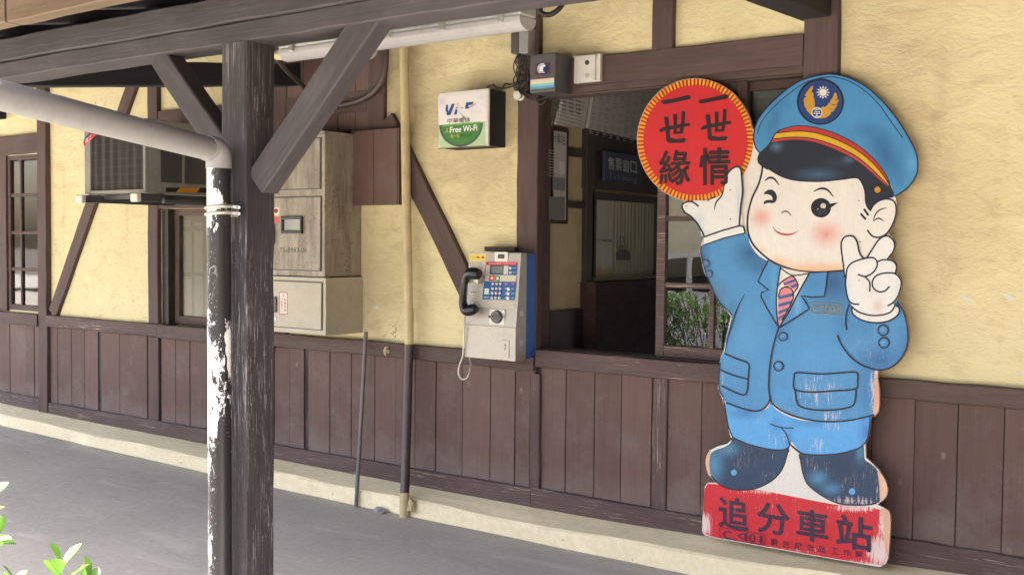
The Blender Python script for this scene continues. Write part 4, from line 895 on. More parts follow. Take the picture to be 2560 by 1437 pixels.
lean_board('notice_board', 'white ruled notice board high inside the open window', [Vector((XP+.05, .135, b1.z-.005)), b1, t1, Vector((XP+.13, .135, t1.z-.005))], pt1)
lean_board('notice_board', 'wide timetable board of dense columns beside the ruled one', [lb(1470, 322, XP+.05), lb(1655, 366, XP+.05), lb(1676, 216, XP+.13), lb(1489, 196, XP+.13)], pt2)
TS = empty('ticket_sign', (XP, 1, 2)); tag(TS, 'dark blue ticketing sign above the ticket window', 'sign')
xq = XP+.06; a, b = PX(1513, 400, xq), PX(1604, 470, xq); s_ = PX(1513, 376, xq).z, PX(1513, 452, xq).z
s = NT('navy_sign_panel'); M['navy'] = s.fin((.018, .032, .075), .5)
MB().box((xq-.02, a.y, s_[1]), (xq, PX(1604, 420, xq).y, s_[0]), .003).build('panel', M['navy'], TS)
p = Painter(xplane(xq), .0008); sl = .20
for i, c in enumerate('售票窗口'): p.text(c, 1520+i*18.6, 393+i*3.6, 1536+i*18.6, 424+i*3.2, (165, 172, 172), .012, sl)
p.text('Ticketing', 1521, 436, 1592, 456, (110, 120, 130), .0, .15); p.build('lettering', M['mark'], TS)
# round emblem hung in the ticket window
p = Painter(xplane(XP+.03), .001); p.text('台', 1547, 606, 1560, 632, (86, 84, 76), .0); p.stroke([(1546, 600), (1553, 590), (1561, 602), (1564, 620), (1558, 636), (1548, 634), (1543, 618)], 1.6, (90, 88, 78), closed=True)
p.rect(1540, 630, 1575, 650, (74, 72, 64), .0); EM = p.build('hanging_emblem', M['mark'], None); tag(EM, 'round emblem tag hanging inside the ticket window', 'emblem')
EM.data.transform(Matrix.Translation((0, 0, 0)))

# ================================================================== PAINTED CUT-OUT BOARD
CP = Plane((0, -.165, .14), tuple(np.cross((1, 0, 0), (0, .115, 2.04))))
if CP.n[1] > 0: CP.n = -CP.n
CO = empty('painted_cutout', (-1.7, -.165, .12)); tag(CO, 'tall painted plywood cutout of a saluting boy stationmaster holding a red disc', 'cutout')
k1, k2, k3 = ((1580, 160), 2.661), ((1680, 560), 2.874), ((1720, 950), 2.951)
def tp(k, pts): return [(k[0][0]+x/k[1], k[0][1]+y/k[1]) for x, y in pts]
disc = [(421+388*math.cos(t), 507+410*math.sin(t)) for t in np.linspace(math.radians(101), math.radians(349), 44)]
sil = tp(k1, disc)+tp(k1, [(815, 440), (840, 370), (895, 295), (1000, 193), (1120, 112), (1250, 74), (1340, 68), (1430, 88), (1520, 128), (1605, 190), (1695, 280), (1775, 383), (1845, 497), (1890, 585), (1902, 660), (1898, 722), (1873, 778), (1822, 836), (1752, 884), (1762, 930), (1762, 1000), (1740, 1070), (1705, 1128), (1735, 1150), (1752, 1190), (1745, 1228), (1712, 1290)])
sil += tp(k2, [(1592, 262), (1618, 300), (1612, 350), (1645, 385), (1652, 440), (1632, 515), (1612, 556), (1645, 590), (1680, 660), (1698, 740), (1703, 800), (1695, 882), (1664, 950), (1614, 1010), (1552, 1042), (1480, 1055), (1478, 1110), (1489, 1200), (1489, 1300), (1480, 1352), (1447, 1377)])
sil += tp(k3, [(1342, 270), (1342, 330), (1330, 410), (1308, 470), (1312, 570), (1355, 608), (1404, 658), (1455, 738), (1472, 810), (1459, 862), (1424, 892), (1398, 916), (1440, 938), (1475, 958), (1490, 990), (1494, 1050), (1486, 1200), (1476, 1312), (1458, 1352), (1415, 1376), (1300, 1357), (1000, 1305), (700, 1252), (400, 1197), (200, 1162), (125, 1143), (104, 1112), (106, 1040), (116, 900), (122, 790), (143, 755), (200, 755), (236, 764), (188, 732), (148, 692), (130, 620), (136, 560), (158, 518), (218, 488), (292, 467), (322, 437), (308, 400), (286, 300), (270, 205), (250, 130), (236, 100), (222, 60)])
sil += tp(k2, [(330, 1160), (335, 1080), (341, 1000), (352, 950), (374, 905), (384, 850), (396, 780), (424, 664), (394, 624), (334, 560), (292, 478), (262, 400), (234, 352), (220, 306), (210, 248), (200, 200), (210, 150), (220, 92), (200, 55)])
sil += tp(k1, [(462, 1112), (424, 1055), (386, 1012), (345, 987), (328, 950), (338, 920)])
TH = .018
front = [CP.at(u, v, 0) for u, v in sil]
MB().prism(front, Vector(CP.n)*-TH).build('board', M['ply'], CO)
WHT = (226, 221, 212); INK = (44, 44, 56); BLU = (82, 146, 196); DBL = (44, 88, 140); LBL = (104, 168, 216)
def new(base=.0006): return Painter(CP, base)
ps = {}
def pr(k): cur.use(*k)
# primer over the whole face
cur = new(.0003); cur.use((0, 0), 1); cur.fill(sil, WHT, smooth=False); cur.build('primer_coat', M['cut'], CO)
# --- red disc
cur = new(.0006); pr(k1); c0 = (421, 507)
cur.ell(c0, 386, 408, (190, 48, 34), n=72)
nT = 92
for i in range(nT):
    a = 2*math.pi*i/nT; w = .55*2*math.pi/nT
    if -.16 < math.sin(a-.9)-1 or True:
        q = [(c0[0]+r*rx*math.cos(b), c0[1]+r*ry*math.sin(b)) for (r, b) in ((.995, a), (.995, a+w), (.895, a+w*.9), (.895, a)) for rx, ry in ((386, 408),)]
        cur.quad(q, (232, 172, 52) if i % 3 else (224, 156, 44))
cur.ell(c0, 345, 366, (204, 48, 52), ((300, 300, 300, 300, (196, 50, 62), .6),), n=64)
cur.build('red_disc', M['cut'], CO)
cur = new(.0075); pr(k1); CH = (50, 38, 42)
cur.fill([(195, 250), (215, 240), (290, 228), (370, 208), (388, 216), (384, 234), (320, 250), (240, 266), (212, 268)], CH); cur.fill([(440, 250), (462, 238), (540, 222), (618, 204), (640, 214), (636, 230), (560, 246), (480, 262), (456, 264)], CH)
def shi(dx, dy):
    T = lambda pts: [(x+dx, y+dy) for x, y in pts]
    cur.fill(T([(178, 440), (205, 422), (300, 404), (384, 392), (386, 412), (300, 430), (220, 446), (190, 456)]), CH, smooth=False)
    cur.fill(T([(212, 352), (242, 350), (250, 420), (254, 492), (300, 500), (350, 494), (360, 505), (350, 524), (250, 528), (228, 512), (224, 440)]), CH, smooth=False)
    cur.fill(T([(272, 335), (300, 332), (300, 400), (296, 458), (278, 460), (276, 400)]), CH, smooth=False); cur.fill(T([(330, 312), (354, 316), (350, 390), (338, 462), (316, 462), (326, 390)]), CH, smooth=False); cur.fill(T([(272, 450), (340, 446), (338, 464), (276, 468)]), CH, smooth=False)
shi(0, 0); shi(276, -14)
cur.text('緣', 178, 572, 388, 806, CH, .018, -.03); cur.text('情', 446, 556, 655, 806, CH, .018, -.03)
cur.build('disc_lettering', M['cut'], CO)
# --- jacket, trousers
cur = new(.0009); pr(k2)
sp_j = [(1165, 430, 260, 260, (40, 78, 130), .85), (560, 210, 160, 150, (40, 80, 128), .8), (640, 300, 160, 120, (46, 90, 140), .6), (1500, 980, 260, 160, (46, 92, 146), .85), (1690, 860, 120, 260, (50, 96, 148), .6), (225, 260, 70, 260, (60, 84, 120), .7), (330, 480, 110, 140, (88, 104, 122), .5), (430, 680, 70, 200, (52, 86, 120), .6), (1400, 1200, 90, 300, (58, 110, 172), .7), (520, 800, 260, 300, (96, 162, 214), .5), (1000, 950, 420, 330, (88, 158, 216), .6), (780, 700, 120, 160, (56, 108, 160), .5), (1230, 730, 120, 200, (64, 118, 172), .6), (1100, 350, 200, 90, (48, 88, 138), .7), (760, 1250, 150, 120, (88, 158, 220), .5), (1380, 740, 160, 120, (62, 118, 172), .5)]
jk = [(215, 155), (300, 112), (420, 82), (535, 65), (560, 140), (610, 215), (680, 262), (780, 310), (900, 338), (1000, 348), (1120, 345), (1235, 338), (1250, 480), (1275, 560), (1400, 600), (1620, 555), (1652, 600), (1678, 660), (1696, 740), (1701, 800), (1693, 880), (1662, 948), (1612, 1008), (1550, 1040), (1462, 1050), (1462, 1100), (1455, 1250), (1450, 1365), (1300, 1405), (1150, 1418), (1000, 1405), (880, 1375), (790, 1330), (730, 1280), (705, 1258), (690, 1290), (650, 1330), (590, 1340), (500, 1320), (400, 1285), (362, 1240), (336, 1190), (337, 1100), (343, 1000), (355, 950), (378, 905), (388, 830), (402, 770), (428, 660), (396, 620), (336, 556), (294, 476), (264, 398), (238, 352), (223, 304), (212, 246), (203, 200)]
cur.fill(jk, BLU, sp_j, grid=22, wear=((1050, 1190, 260, 150, .36), (1150, 1380, 150, 90, .42), (1440, 1180, 50, 220, .5), (1450, 900, 200, 160, .16), (350, 1150, 50, 140, .4), (1480, 760, 90, 90, .2), (700, 1350, 500, 120, .18))); cur.build('jacket', M['cut'], CO)
cur = new(.00085); pr(k3)
cur.fill([(272, 170), (400, 205), (530, 225), (590, 205), (610, 165), (650, 215), (750, 270), (880, 300), (1050, 300), (1200, 285), (1342, 262), (1340, 330), (1328, 410), (1303, 465), (1240, 510), (1100, 540), (950, 548), (840, 535), (800, 500), (765, 455), (745, 490), (700, 508), (600, 505), (450, 470), (330, 420), (298, 340), (280, 240)], (92, 166, 224), ((420, 240, 200, 70, (52, 98, 150), .6), (900, 310, 300, 60, (62, 116, 172), .5), (1320, 380, 90, 200, (60, 110, 190), .8), (640, 330, 60, 160, (70, 130, 190), .5), (740, 440, 60, 120, (64, 112, 172), .6)), grid=22, wear=((640, 430, 120, 100, .34), (960, 480, 120, 100, .38), (540, 290, 90, 50, .3), (1060, 320, 130, 80, .36)))
for ln, w in (([(610, 322), (650, 338), (710, 350), (776, 352)], 9), ([(690, 352), (722, 390), (745, 450), (770, 490), (830, 540)], 9), ([(745, 455), (745, 490), (700, 512), (600, 508), (450, 472), (330, 422)], 10), ([(765, 480), (800, 510), (850, 540), (950, 550), (1100, 542), (1240, 508), (1303, 465), (1328, 410), (1340, 330), (1342, 270)], 10), ([(330, 420), (298, 340), (280, 240), (262, 140)], 9)): cur.stroke(ln, w, INK)
cur.build('trousers', M['cut'], CO)
# --- shoes
NAV = (48, 68, 96)
cur = new(.0007); pr(k3)
cur.fill([(330, 418), (450, 472), (600, 508), (742, 505), (728, 560), (702, 640), (662, 700), (600, 750), (500, 795), (400, 806), (300, 797), (222, 757), (172, 702), (158, 640), (160, 560), (192, 520), (272, 490), (316, 458)], NAV, ((190, 620, 110, 200, (84, 150, 186), .95), (300, 510, 120, 80, (84, 150, 182), .8), (500, 540, 160, 70, (40, 52, 74), .6)), grid=20, wear=((480, 590, 260, 110, .16), (600, 720, 120, 80, .18)))
cur.ell((338, 680), 22, 22, (96, 164, 206)); cur.stroke([(742, 500), (728, 560), (702, 640), (662, 700), (600, 752), (500, 797), (400, 808), (300, 799), (222, 759), (172, 704)], 10, INK)
cur.build('shoe', M['cut'], CO)
cur = new(.0007); pr(k3)
cur.fill([(825, 540), (950, 550), (1100, 542), (1240, 506), (1292, 468), (1304, 580), (1352, 618), (1400, 672), (1412, 780), (1416, 886), (1380, 908), (1300, 918), (1150, 914), (1050, 882), (950, 822), (880, 762), (850, 692), (828, 602)], NAV, ((960, 720, 110, 90, (90, 150, 186), .9), (1060, 800, 110, 70, (90, 150, 190), .8), (1270, 540, 50, 120, (88, 146, 178), .8), (1150, 640, 180, 120, (42, 56, 80), .6)), grid=20, wear=((950, 620, 160, 160, .16), (1200, 890, 300, 50, .5), (1390, 820, 40, 140, .35)))
cur.ell((1210, 820), 24, 24, (104, 168, 214)); cur.stroke([(826, 545), (832, 602), (850, 692), (882, 764), (950, 824), (1050, 884), (1150, 916), (1300, 920), (1385, 908)], 10, INK)
cur.build('shoe', M['cut'], CO)
# bare plywood where the saw line left paint behind
PLY = (222, 178, 148)
for q in ([(166, 520), (136, 560), (130, 620), (148, 692), (166, 700), (158, 610)], [(1400, 664), (1455, 740), (1472, 810), (1459, 862), (1418, 892), (1412, 780)], [(1424, 950), (1475, 958), (1490, 990), (1494, 1050), (1486, 1200), (1474, 1305), (1452, 1200), (1440, 1050)]): cur = new(.0016); pr(k3); cur.fill(q, PLY, ((1450, 760, 40, 200, (236, 206, 176), .7),), grid=16); cur.build('bare_wood', M['cut'], CO)
cur = new(.0016); pr(k2); cur.fill([(1462, 1058), (1478, 1110), (1489, 1200), (1489, 1300), (1480, 1352), (1447, 1375), (1452, 1250), (1458, 1150)], PLY, ((1470, 1200, 30, 200, (206, 130, 100), .6),), grid=16)
cur.build('bare_wood', M['cut'], CO)
# --- base panel
cur = new(.0006); pr(k3); RED = (206, 44, 54)
cur.fill([(122, 800), (145, 762), (235, 767), (300, 792), (400, 806), (520, 806), (700, 842), (900, 882), (1050, 910), (1200, 930), (1330, 930), (1425, 955), (1442, 1050), (1455, 1200), (1466, 1310), (1440, 1360), (1300, 1352), (1000, 1300), (700, 1247), (400, 1192), (200, 1158), (128, 1138), (106, 1108), (110, 1000)], RED, ((130, 1090, 60, 90, (226, 190, 196), .7), (1440, 1300, 120, 70, (232, 200, 204), .8), (800, 1000, 700, 200, (200, 40, 50), .4)), smooth=False, grid=14, wear=((120, 1060, 70, 120, .9), (1420, 1250, 140, 140, 1), (1440, 1050, 50, 240, .8), (1250, 1355, 420, 45, .6), (650, 1255, 560, 35, .4), (600, 815, 320, 35, .6), (1250, 940, 260, 40, .75), (700, 1000, 700, 200, .12)))
cur.build('base_panel', M['cut'], CO)
cur = new(.0022); pr(k3); CH2 = (62, 42, 66); sl = .165
for c, b in (('追', (224, 862, 450, 1100)), ('分', (508, 905, 748, 1138)), ('車', (797, 955, 1035, 1190)), ('站', (1090, 1000, 1362, 1250))): cur.text(c, *b, CH2, .021, sl)
for i, c in enumerate('觀光紀念品工作群'): cur.text(c, 608+i*88+(8 if i > 4 else 0), 1168+i*13, 662+i*88+(8 if i > 4 else 0), 1222+i*12, CH2, .008, sl)
cur.text('C', 258, 1110, 322, 1168, CH2, 0, sl); cur.text('.', 338, 1160, 350, 1172, CH2, 0, sl); cur.text('<', 366, 1122, 408, 1174, CH2, 0, sl); cur.text('1', 416, 1124, 432, 1184, CH2, 0, sl); cur.text('0', 448, 1134, 496, 1194, CH2, 0, sl); cur.text('1', 528, 1144, 546, 1206, CH2, 0, sl)
cur.stroke([(245, 1085), (560, 1138), (572, 1150), (566, 1212), (555, 1214), (240, 1160), (232, 1148), (236, 1092)], 4, CH2, smooth=False, closed=True)
cur.build('base_lettering', M['cut'], CO)
# --- face with ear
cur = new(.0012); pr(k1)
cur.fill([(868, 685), (950, 700), (1100, 740), (1400, 740), (1520, 780), (1545, 860), (1560, 930), (1600, 930), (1640, 905), (1700, 895), (1740, 912), (1757, 950), (1754, 1010), (1734, 1066), (1698, 1124), (1650, 1160), (1600, 1240), (1540, 1300), (1420, 1374), (1250, 1382), (1120, 1374), (1020, 1350), (930, 1310), (860, 1258), (805, 1198), (775, 1128), (768, 1058), (775, 980), (800, 890), (838, 810), (860, 740)], (231, 227, 219),
         ((858, 1018, 100, 92, (230, 146, 138), .85), (1292, 1130, 138, 118, (228, 140, 134), .9), (1150, 1385, 260, 105, (232, 172, 116), 1), (960, 1335, 130, 90, (232, 178, 124), .9), (1340, 1385, 200, 90, (232, 172, 116), 1), (850, 1240, 70, 60, (232, 196, 160), .7)), grid=18)
cur.stroke([(868, 685), (860, 740), (838, 810), (800, 890), (775, 980), (768, 1058), (775, 1128), (805, 1198), (860, 1258), (930, 1312), (1020, 1352), (1120, 1377), (1250, 1384), (1400, 1374)], 13, INK)
cur.stroke([(1585, 975), (1610, 935), (1655, 905), (1705, 898), (1742, 914), (1757, 950), (1754, 1010), (1734, 1066), (1698, 1124), (1650, 1152), (1600, 1145), (1568, 1108)], 12, INK)
cur.stroke([(1695, 956), (1650, 970), (1620, 1000), (1605, 1045)], 10, INK, taper=True); cur.stroke([(1605, 1045), (1640, 1026), (1676, 1045)], 10, INK, taper=True)
cur.stroke([(1525, 1000), (1552, 1030)], 15, INK, smooth=False); cur.stroke([(1546, 968), (1570, 1003)], 15, INK, smooth=False)
cur.stroke([(883, 778), (912, 758), (945, 764), (978, 806)], 15, INK, taper=True); cur.stroke([(1208, 848), (1255, 829), (1300, 838), (1340, 884)], 15, INK, taper=True)
cur.fill(cat([(874, 866), (886, 850), (906, 838), (932, 837), (954, 855), (964, 882), (961, 906), (950, 922)], False, 4)+cat([(946, 922), (934, 908), (934, 892), (924, 876), (906, 868), (888, 866)], False, 4), INK, smooth=False)
cur.fill([(874, 934), (878, 914), (896, 905), (922, 903), (938, 910), (950, 921), (934, 927), (910, 924), (892, 928)], INK, smooth=False)
cur.ell((1257, 957), 67, 65, (30, 32, 40)); cur.fill([(1300, 935), (1335, 926), (1374, 921), (1335, 948), (1305, 972)], (30, 32, 40), smooth=False); cur.ell((1272, 945), 18, 19, (206, 200, 190)); cur.ell((1241, 971), 10, 10, (206, 200, 190)); cur.ell((1262, 982), 34, 24, (44, 52, 66))
cur.stroke([(990, 998), (1012, 981), (1038, 985), (1061, 1012)], 9, INK, taper=True)
cur.fill([(932, 1072), (958, 1106), (1008, 1126), (1060, 1126), (1110, 1108), (1060, 1138), (1005, 1140), (955, 1116)], (186, 92, 80))
for q in ((1510, 910), (1518, 1182)): cur.ell(q, 5, 5, (120, 84, 40))
cur.build('face', M['cut'], CO)
# --- cap
cur = new(.0026); pr(k1); HK = (38, 44, 58)
cur.fill([(920, 520), (1000, 505), (1100, 500), (1250, 520), (1400, 565), (1530, 625), (1640, 715), (1700, 785), (1735, 838), (1744, 882), (1695, 895), (1640, 910), (1600, 945), (1580, 975), (1552, 930), (1545, 850), (1524, 792), (1492, 762), (1400, 772), (1250, 786), (1100, 780), (1000, 755), (912, 706), (852, 666), (838, 632), (850, 595), (890, 565)], HK, ((960, 550, 60, 50, (92, 124, 150), .9), (1240, 735, 200, 60, (70, 100, 128), .95), (1440, 635, 60, 34, (90, 128, 156), .9), (1360, 660, 160, 60, (52, 68, 88), .6)), grid=18)
cur.build('hair_and_visor', M['cut'], CO)
cur = new(.0034); pr(k1)
cap = [(808, 500), (815, 440), (840, 370), (896, 293), (1000, 193), (1120, 113), (1250, 76), (1340, 70), (1430, 90), (1520, 130), (1604, 191), (1694, 280), (1774, 384), (1844, 498), (1888, 588), (1900, 660), (1896, 722), (1870, 778), (1820, 834), (1750, 880), (1738, 840), (1690, 745), (1620, 650), (1530, 568), (1430, 505), (1320, 457), (1200, 425), (1090, 418), (1000, 440), (950, 480), (900, 545), (850, 592), (822, 555)]
cur.fill(cap, (74, 142, 192), ((1690, 620, 110, 200, (40, 84, 134), .75), (1640, 520, 110, 150, (44, 90, 140), .6), (1560, 440, 130, 90, (50, 100, 150), .55), (1760, 700, 90, 180, (48, 104, 158), .6), (960, 340, 50, 150, (50, 92, 130), .55), (920, 430, 70, 150, (54, 96, 132), .5), (1010, 270, 80, 70, (60, 110, 154), .4), (1860, 660, 50, 120, (108, 172, 214), .6), (1300, 330, 330, 120, (84, 152, 202), .5)), grid=22)
U_ = [(985, 440), (1090, 413), (1200, 420), (1320, 452), (1430, 500), (1530, 563), (1620, 645), (1690, 740), (1727, 835)]
Y1 = [(955, 462), (1080, 448), (1200, 455), (1310, 485), (1420, 530), (1520, 590), (1610, 668), (1685, 760), (1727, 835)]
Y2 = [(938, 500), (1070, 488), (1190, 495), (1300, 525), (1410, 570), (1510, 628), (1600, 705), (1680, 785), (1727, 835)]
Y3 = [(920, 527), (1060, 507), (1180, 515), (1290, 547), (1400, 594), (1500, 650), (1590, 722), (1672, 797), (1727, 837)]
for a, b, c in ((U_, Y1, (188, 58, 54)), (Y1, Y2, (214, 172, 38)), (Y2, Y3, (190, 66, 58))):
    A_, B_ = cat(a, False, 6), cat(b, False, 6); cur._emit([tuple(x) for x in A_]+[tuple(x) for x in B_], [(i, i+1, len(A_)+i+1, len(A_)+i) for i in range(len(A_)-1)], [lin(c)]*(len(A_)*2))
for l in (U_, Y1, Y2, Y3): cur.stroke(l, 7, INK)
cur.stroke([(985, 440), (950, 470), (918, 528), (890, 560), (850, 595)], 9, INK)
cur.stroke([(835, 465), (860, 390), (930, 300), (1040, 202), (1150, 127), (1260, 94), (1340, 88), (1430, 110), (1530, 165), (1640, 268), (1720, 380), (1800, 490)], 6, INK)
cur.stroke(cap[:20], 9, (36, 48, 66)); cur.stroke([(850, 592), (822, 555), (808, 500)], 9, (36, 48, 66))
cur.stroke([(850, 595), (838, 630), (850, 665), (900, 700)], 10, INK); cur.ell((1633, 837), 20, 20, (206, 148, 40))
cur.build('cap', M['cut'], CO)
cur = new(.0056); pr(k1); NV = (40, 66, 122); GO = (196, 150, 52)
cur.ell((1253, 252), 157, 155, (30, 38, 66)); cur.ell((1255, 254), 143, 141, (58, 86, 132)); cur.ell((1255, 254), 139, 137, NV)
for i in range(12):
    a = 2*math.pi*i/12; cur.fill([(1271+29*math.cos(a-.19), 190+29*math.sin(a-.19)), (1271+46*math.cos(a), 190+46*math.sin(a)), (1271+29*math.cos(a+.19), 190+29*math.sin(a+.19))], (232, 230, 226), smooth=False)
cur.ell((1271, 190), 24, 24, (226, 222, 214))
for q in ([(1203, 145), (1165, 185), (1150, 215), (1175, 210), (1195, 185)], [(1200, 190), (1165, 215), (1143, 235), (1150, 262), (1190, 240), (1208, 215)], [(1205, 222), (1170, 245), (1146, 268), (1160, 295), (1195, 270), (1214, 248)], [(1212, 250), (1180, 275), (1160, 300), (1178, 322), (1205, 300), (1216, 275)], [(1212, 278), (1190, 300), (1178, 325), (1205, 350), (1235, 352), (1225, 310)],
          [(1352, 190), (1340, 215), (1332, 235), (1355, 240), (1366, 222)], [(1330, 232), (1318, 255), (1345, 272), (1368, 262), (1374, 238), (1350, 245)], [(1315, 258), (1300, 280), (1325, 300), (1350, 298), (1366, 272), (1340, 278)], [(1300, 278), (1280, 296), (1300, 322), (1330, 322), (1350, 304), (1322, 304)], [(1275, 285), (1255, 300), (1262, 345), (1295, 352), (1325, 330), (1300, 320)], [(1235, 335), (1262, 345), (1300, 352), (1270, 362), (1240, 360), (1215, 352)]): cur.fill(q, GO)
cur.ell((1230, 325), 36, 36, (226, 226, 222)); cur.ell((1230, 325), 31, 31, NV)
for l in ([(1212, 302), (1248, 302)], [(1230, 302), (1214, 320), (1248, 318)], [(1208, 330), (1252, 330)], [(1230, 330), (1230, 350)], [(1216, 350), (1246, 350)]): cur.stroke(l, 5, (226, 226, 222), smooth=False)
cur.build('cap_badge', M['cut'], CO)
# --- lapels, shirt, tie
cur = new(.0030); pr(k2)
cur.fill([(780, 312), (900, 338), (990, 350), (905, 505), (840, 640), (772, 742), (752, 640), (750, 520), (765, 400)], (224, 220, 212), smooth=False)
PK = (218, 138, 144); TB = (66, 96, 150)
cur.fill([(792, 415), (830, 388), (872, 380), (905, 440), (888, 478), (850, 448), (812, 452)], PK, smooth=False)
cur.fill([(800, 425), (880, 395), (888, 412), (806, 440)], TB, smooth=False); cur.fill([(845, 445), (896, 425), (905, 442), (868, 462)], TB, smooth=False)
tail = [(766, 520), (778, 475), (805, 455), (840, 455), (866, 478), (872, 525), (842, 600), (790, 690), (768, 715), (762, 600)]
cur.fill(tail, PK)
for y in (506, 560, 612, 655): cur.fill([(765, y+14), (872-max(0, y-540)*.55, y-12), (868-max(0, y-540)*.6, y+12), (764, y+36)], TB, smooth=False)
cur.stroke([(766, 520), (778, 475), (805, 455), (840, 455), (866, 478), (872, 525), (842, 600), (790, 690)], 10, INK); cur.stroke([(766, 440), (792, 412), (830, 388), (872, 378), (905, 440), (885, 480), (862, 505)], 10, INK)
cur.stroke([(783, 318), (830, 352), (880, 369), (990, 354)], 9, INK)
cur.build('shirt_and_tie', M['cut'], CO)
cur = new(.0044); pr(k2)
cur.fill([(690, 265), (780, 312), (765, 400), (750, 520), (755, 640), (768, 742), (720, 670), (640, 520), (642, 492), (694, 476), (620, 412), (650, 340)], (78, 144, 198), ((735, 420, 50, 300, (96, 166, 216), .6),), smooth=False)
cur.fill([(985, 355), (1118, 346), (1110, 430), (1092, 520), (1000, 525), (925, 515), (960, 560), (987, 607), (940, 640), (860, 690), (770, 742), (840, 630), (905, 500)], (78, 144, 198), ((900, 560, 50, 200, (120, 180, 222), .8), (1040, 420, 90, 120, (72, 132, 186), .6)), smooth=False)
W_ = 12
for ln in ([(690, 265), (650, 340), (620, 412), (694, 476), (642, 492), (640, 520), (680, 600), (768, 744)], [(985, 357), (905, 500), (840, 630), (768, 744)], [(1118, 348), (1110, 430), (1094, 520), (1000, 525), (925, 515), (960, 560), (987, 607), (940, 640), (860, 690), (768, 744)]): cur.stroke(ln, W_, INK, smooth=False)
cur.stroke([(780, 312), (765, 400), (750, 520), (752, 640), (766, 744)], 10, INK)
for ln in ([(765, 745), (742, 820), (716, 930), (700, 1050), (695, 1180), (708, 1258), (724, 1290), (780, 1335), (870, 1376), (980, 1404), (1120, 1418), (1280, 1408), (1450, 1370)], [(708, 1240), (690, 1290), (650, 1330), (590, 1341), (500, 1322), (390, 1282)], [(380, 930), (460, 965), (530, 990), (553, 1015), (548, 1100), (541, 1190), (520, 1225), (460, 1211), (360, 1162)], [(355, 1050), (440, 1085), (540, 1112)],
           [(878, 1090), (900, 1066), (1080, 1076), (1300, 1062), (1334, 1078), (1334, 1120), (1318, 1182), (1150, 1198), (1000, 1206), (900, 1195), (874, 1170), (876, 1100)], [(885, 1197), (895, 1268), (920, 1308), (1000, 1330), (1120, 1336), (1250, 1321), (1308, 1290), (1324, 1190)], [(1190, 800), (1220, 870), (1280, 950), (1360, 1010), (1450, 1043), (1500, 1048), (1555, 1036), (1612, 1002), (1660, 942), (1690, 870), (1696, 795), (1686, 710), (1660, 622), (1618, 560)], [(1275, 575), (1256, 630), (1248, 700), (1255, 755)]): cur.stroke(ln, W_, INK)
cur.stroke([(525, 500), (490, 560), (450, 660), (410, 780), (392, 860), (382, 920)], 10, INK, taper=True); cur.stroke([(212, 160), (206, 200), (215, 248), (228, 306), (262, 396), (296, 478), (340, 560), (400, 622), (430, 655)], 8, (52, 66, 88)); cur.stroke([(345, 1000), (338, 1090), (338, 1180), (365, 1240)], 8, INK)
for (x, y, r) in ((797, 808, 34), (765, 1020, 38), (1517, 762, 42), (1523, 852, 43)): cur.ell((x, y), r, r, INK); cur.ell((x, y), r*.74, r*.74, (70, 132, 184), ((x-4, y-6, r*.6, r*.6, (112, 178, 222), .8),))
for (x, y) in ((246, 282), (268, 358)): cur.ell((x, y), 25, 30, (62, 70, 98)); cur.ell((x-2, y), 19, 24, (72, 112, 156), ((x, y, 16, 18, (104, 146, 186), .8),))
cur.stroke([(1008, 566), (1206, 577), (1214, 586), (1210, 646), (1202, 652), (1006, 638), (998, 630), (1000, 574)], 5, (146, 146, 112), smooth=False, closed=True)
cur.text('2001', 1062, 584, 1200, 636, (140, 136, 108), .0, .05); cur.ell((1034, 602), 19, 19, (140, 136, 108)); cur.ell((1034, 602), 15, 15, (66, 112, 158)); cur.stroke([(1034, 590), (1034, 615)], 4, (140, 136, 108), smooth=False); cur.stroke([(1022, 602), (1046, 604)], 4, (140, 136, 108), smooth=False)
cur.build('jacket_lines', M['cut'], CO)
# --- gloves and cuffs
GL = (229, 229, 226)
cur = new(.0085); pr(k1)
cur.fill([(480, 1150), (465, 1110), (430, 1055), (390, 1012), (350, 985), (333, 950), (345, 925), (385, 915), (440, 908), (500, 908), (560, 890), (600, 855), (612, 800), (630, 740), (665, 698), (700, 683), (722, 700), (733, 790), (735, 860), (722, 960), (716, 1082)], GL, ((440, 1060, 60, 110, (176, 206, 220), .8), (712, 900, 40, 220, (186, 210, 222), .7), (470, 1130, 90, 40, (170, 204, 220), .7)), grid=18)
cur.fill([(478, 1150), (600, 1108), (716, 1076), (742, 1084), (752, 1122), (610, 1156), (474, 1204)], GL, smooth=False)
for ln in ([(480, 1148), (464, 1110), (430, 1055), (390, 1012), (350, 985), (333, 950), (345, 925), (385, 915), (415, 925), (440, 945)], [(612, 810), (630, 740), (665, 698), (700, 684), (723, 702), (733, 790), (735, 860), (722, 960), (714, 1074)]): cur.stroke(ln, 12, INK)
cur.stroke([(548, 972), (560, 920), (598, 872), (616, 800)], 11, INK, taper=True); cur.stroke([(500, 915), (525, 895), (550, 888)], 8, INK, taper=True)
cur.stroke([(480, 1150), (600, 1108), (716, 1076), (742, 1084), (752, 1122)], 11, INK, smooth=False); cur.stroke([(752, 1124), (610, 1158), (474, 1206), (470, 1150)], 8, INK, smooth=False)
for q in ((653, 838), (655, 1032), (360, 945)): cur.ell(q, 5, 5, (120, 100, 60))
cur.build('raised_glove', M['cut'], CO)
cur = new(.0062); pr(k2)
hand = [(1215, 150), (1230, 105), (1265, 85), (1305, 92), (1330, 130), (1345, 200), (1375, 245), (1405, 240), (1440, 180), (1480, 120), (1520, 90), (1560, 90), (1596, 130), (1592, 190), (1545, 256), (1590, 268), (1613, 302), (1606, 350), (1640, 385), (1646, 440), (1626, 512), (1592, 560), (1598, 600), (1570, 632), (1500, 654), (1420, 654), (1340, 630), (1300, 592), (1270, 550), (1250, 470), (1248, 400), (1240, 330), (1226, 240)]
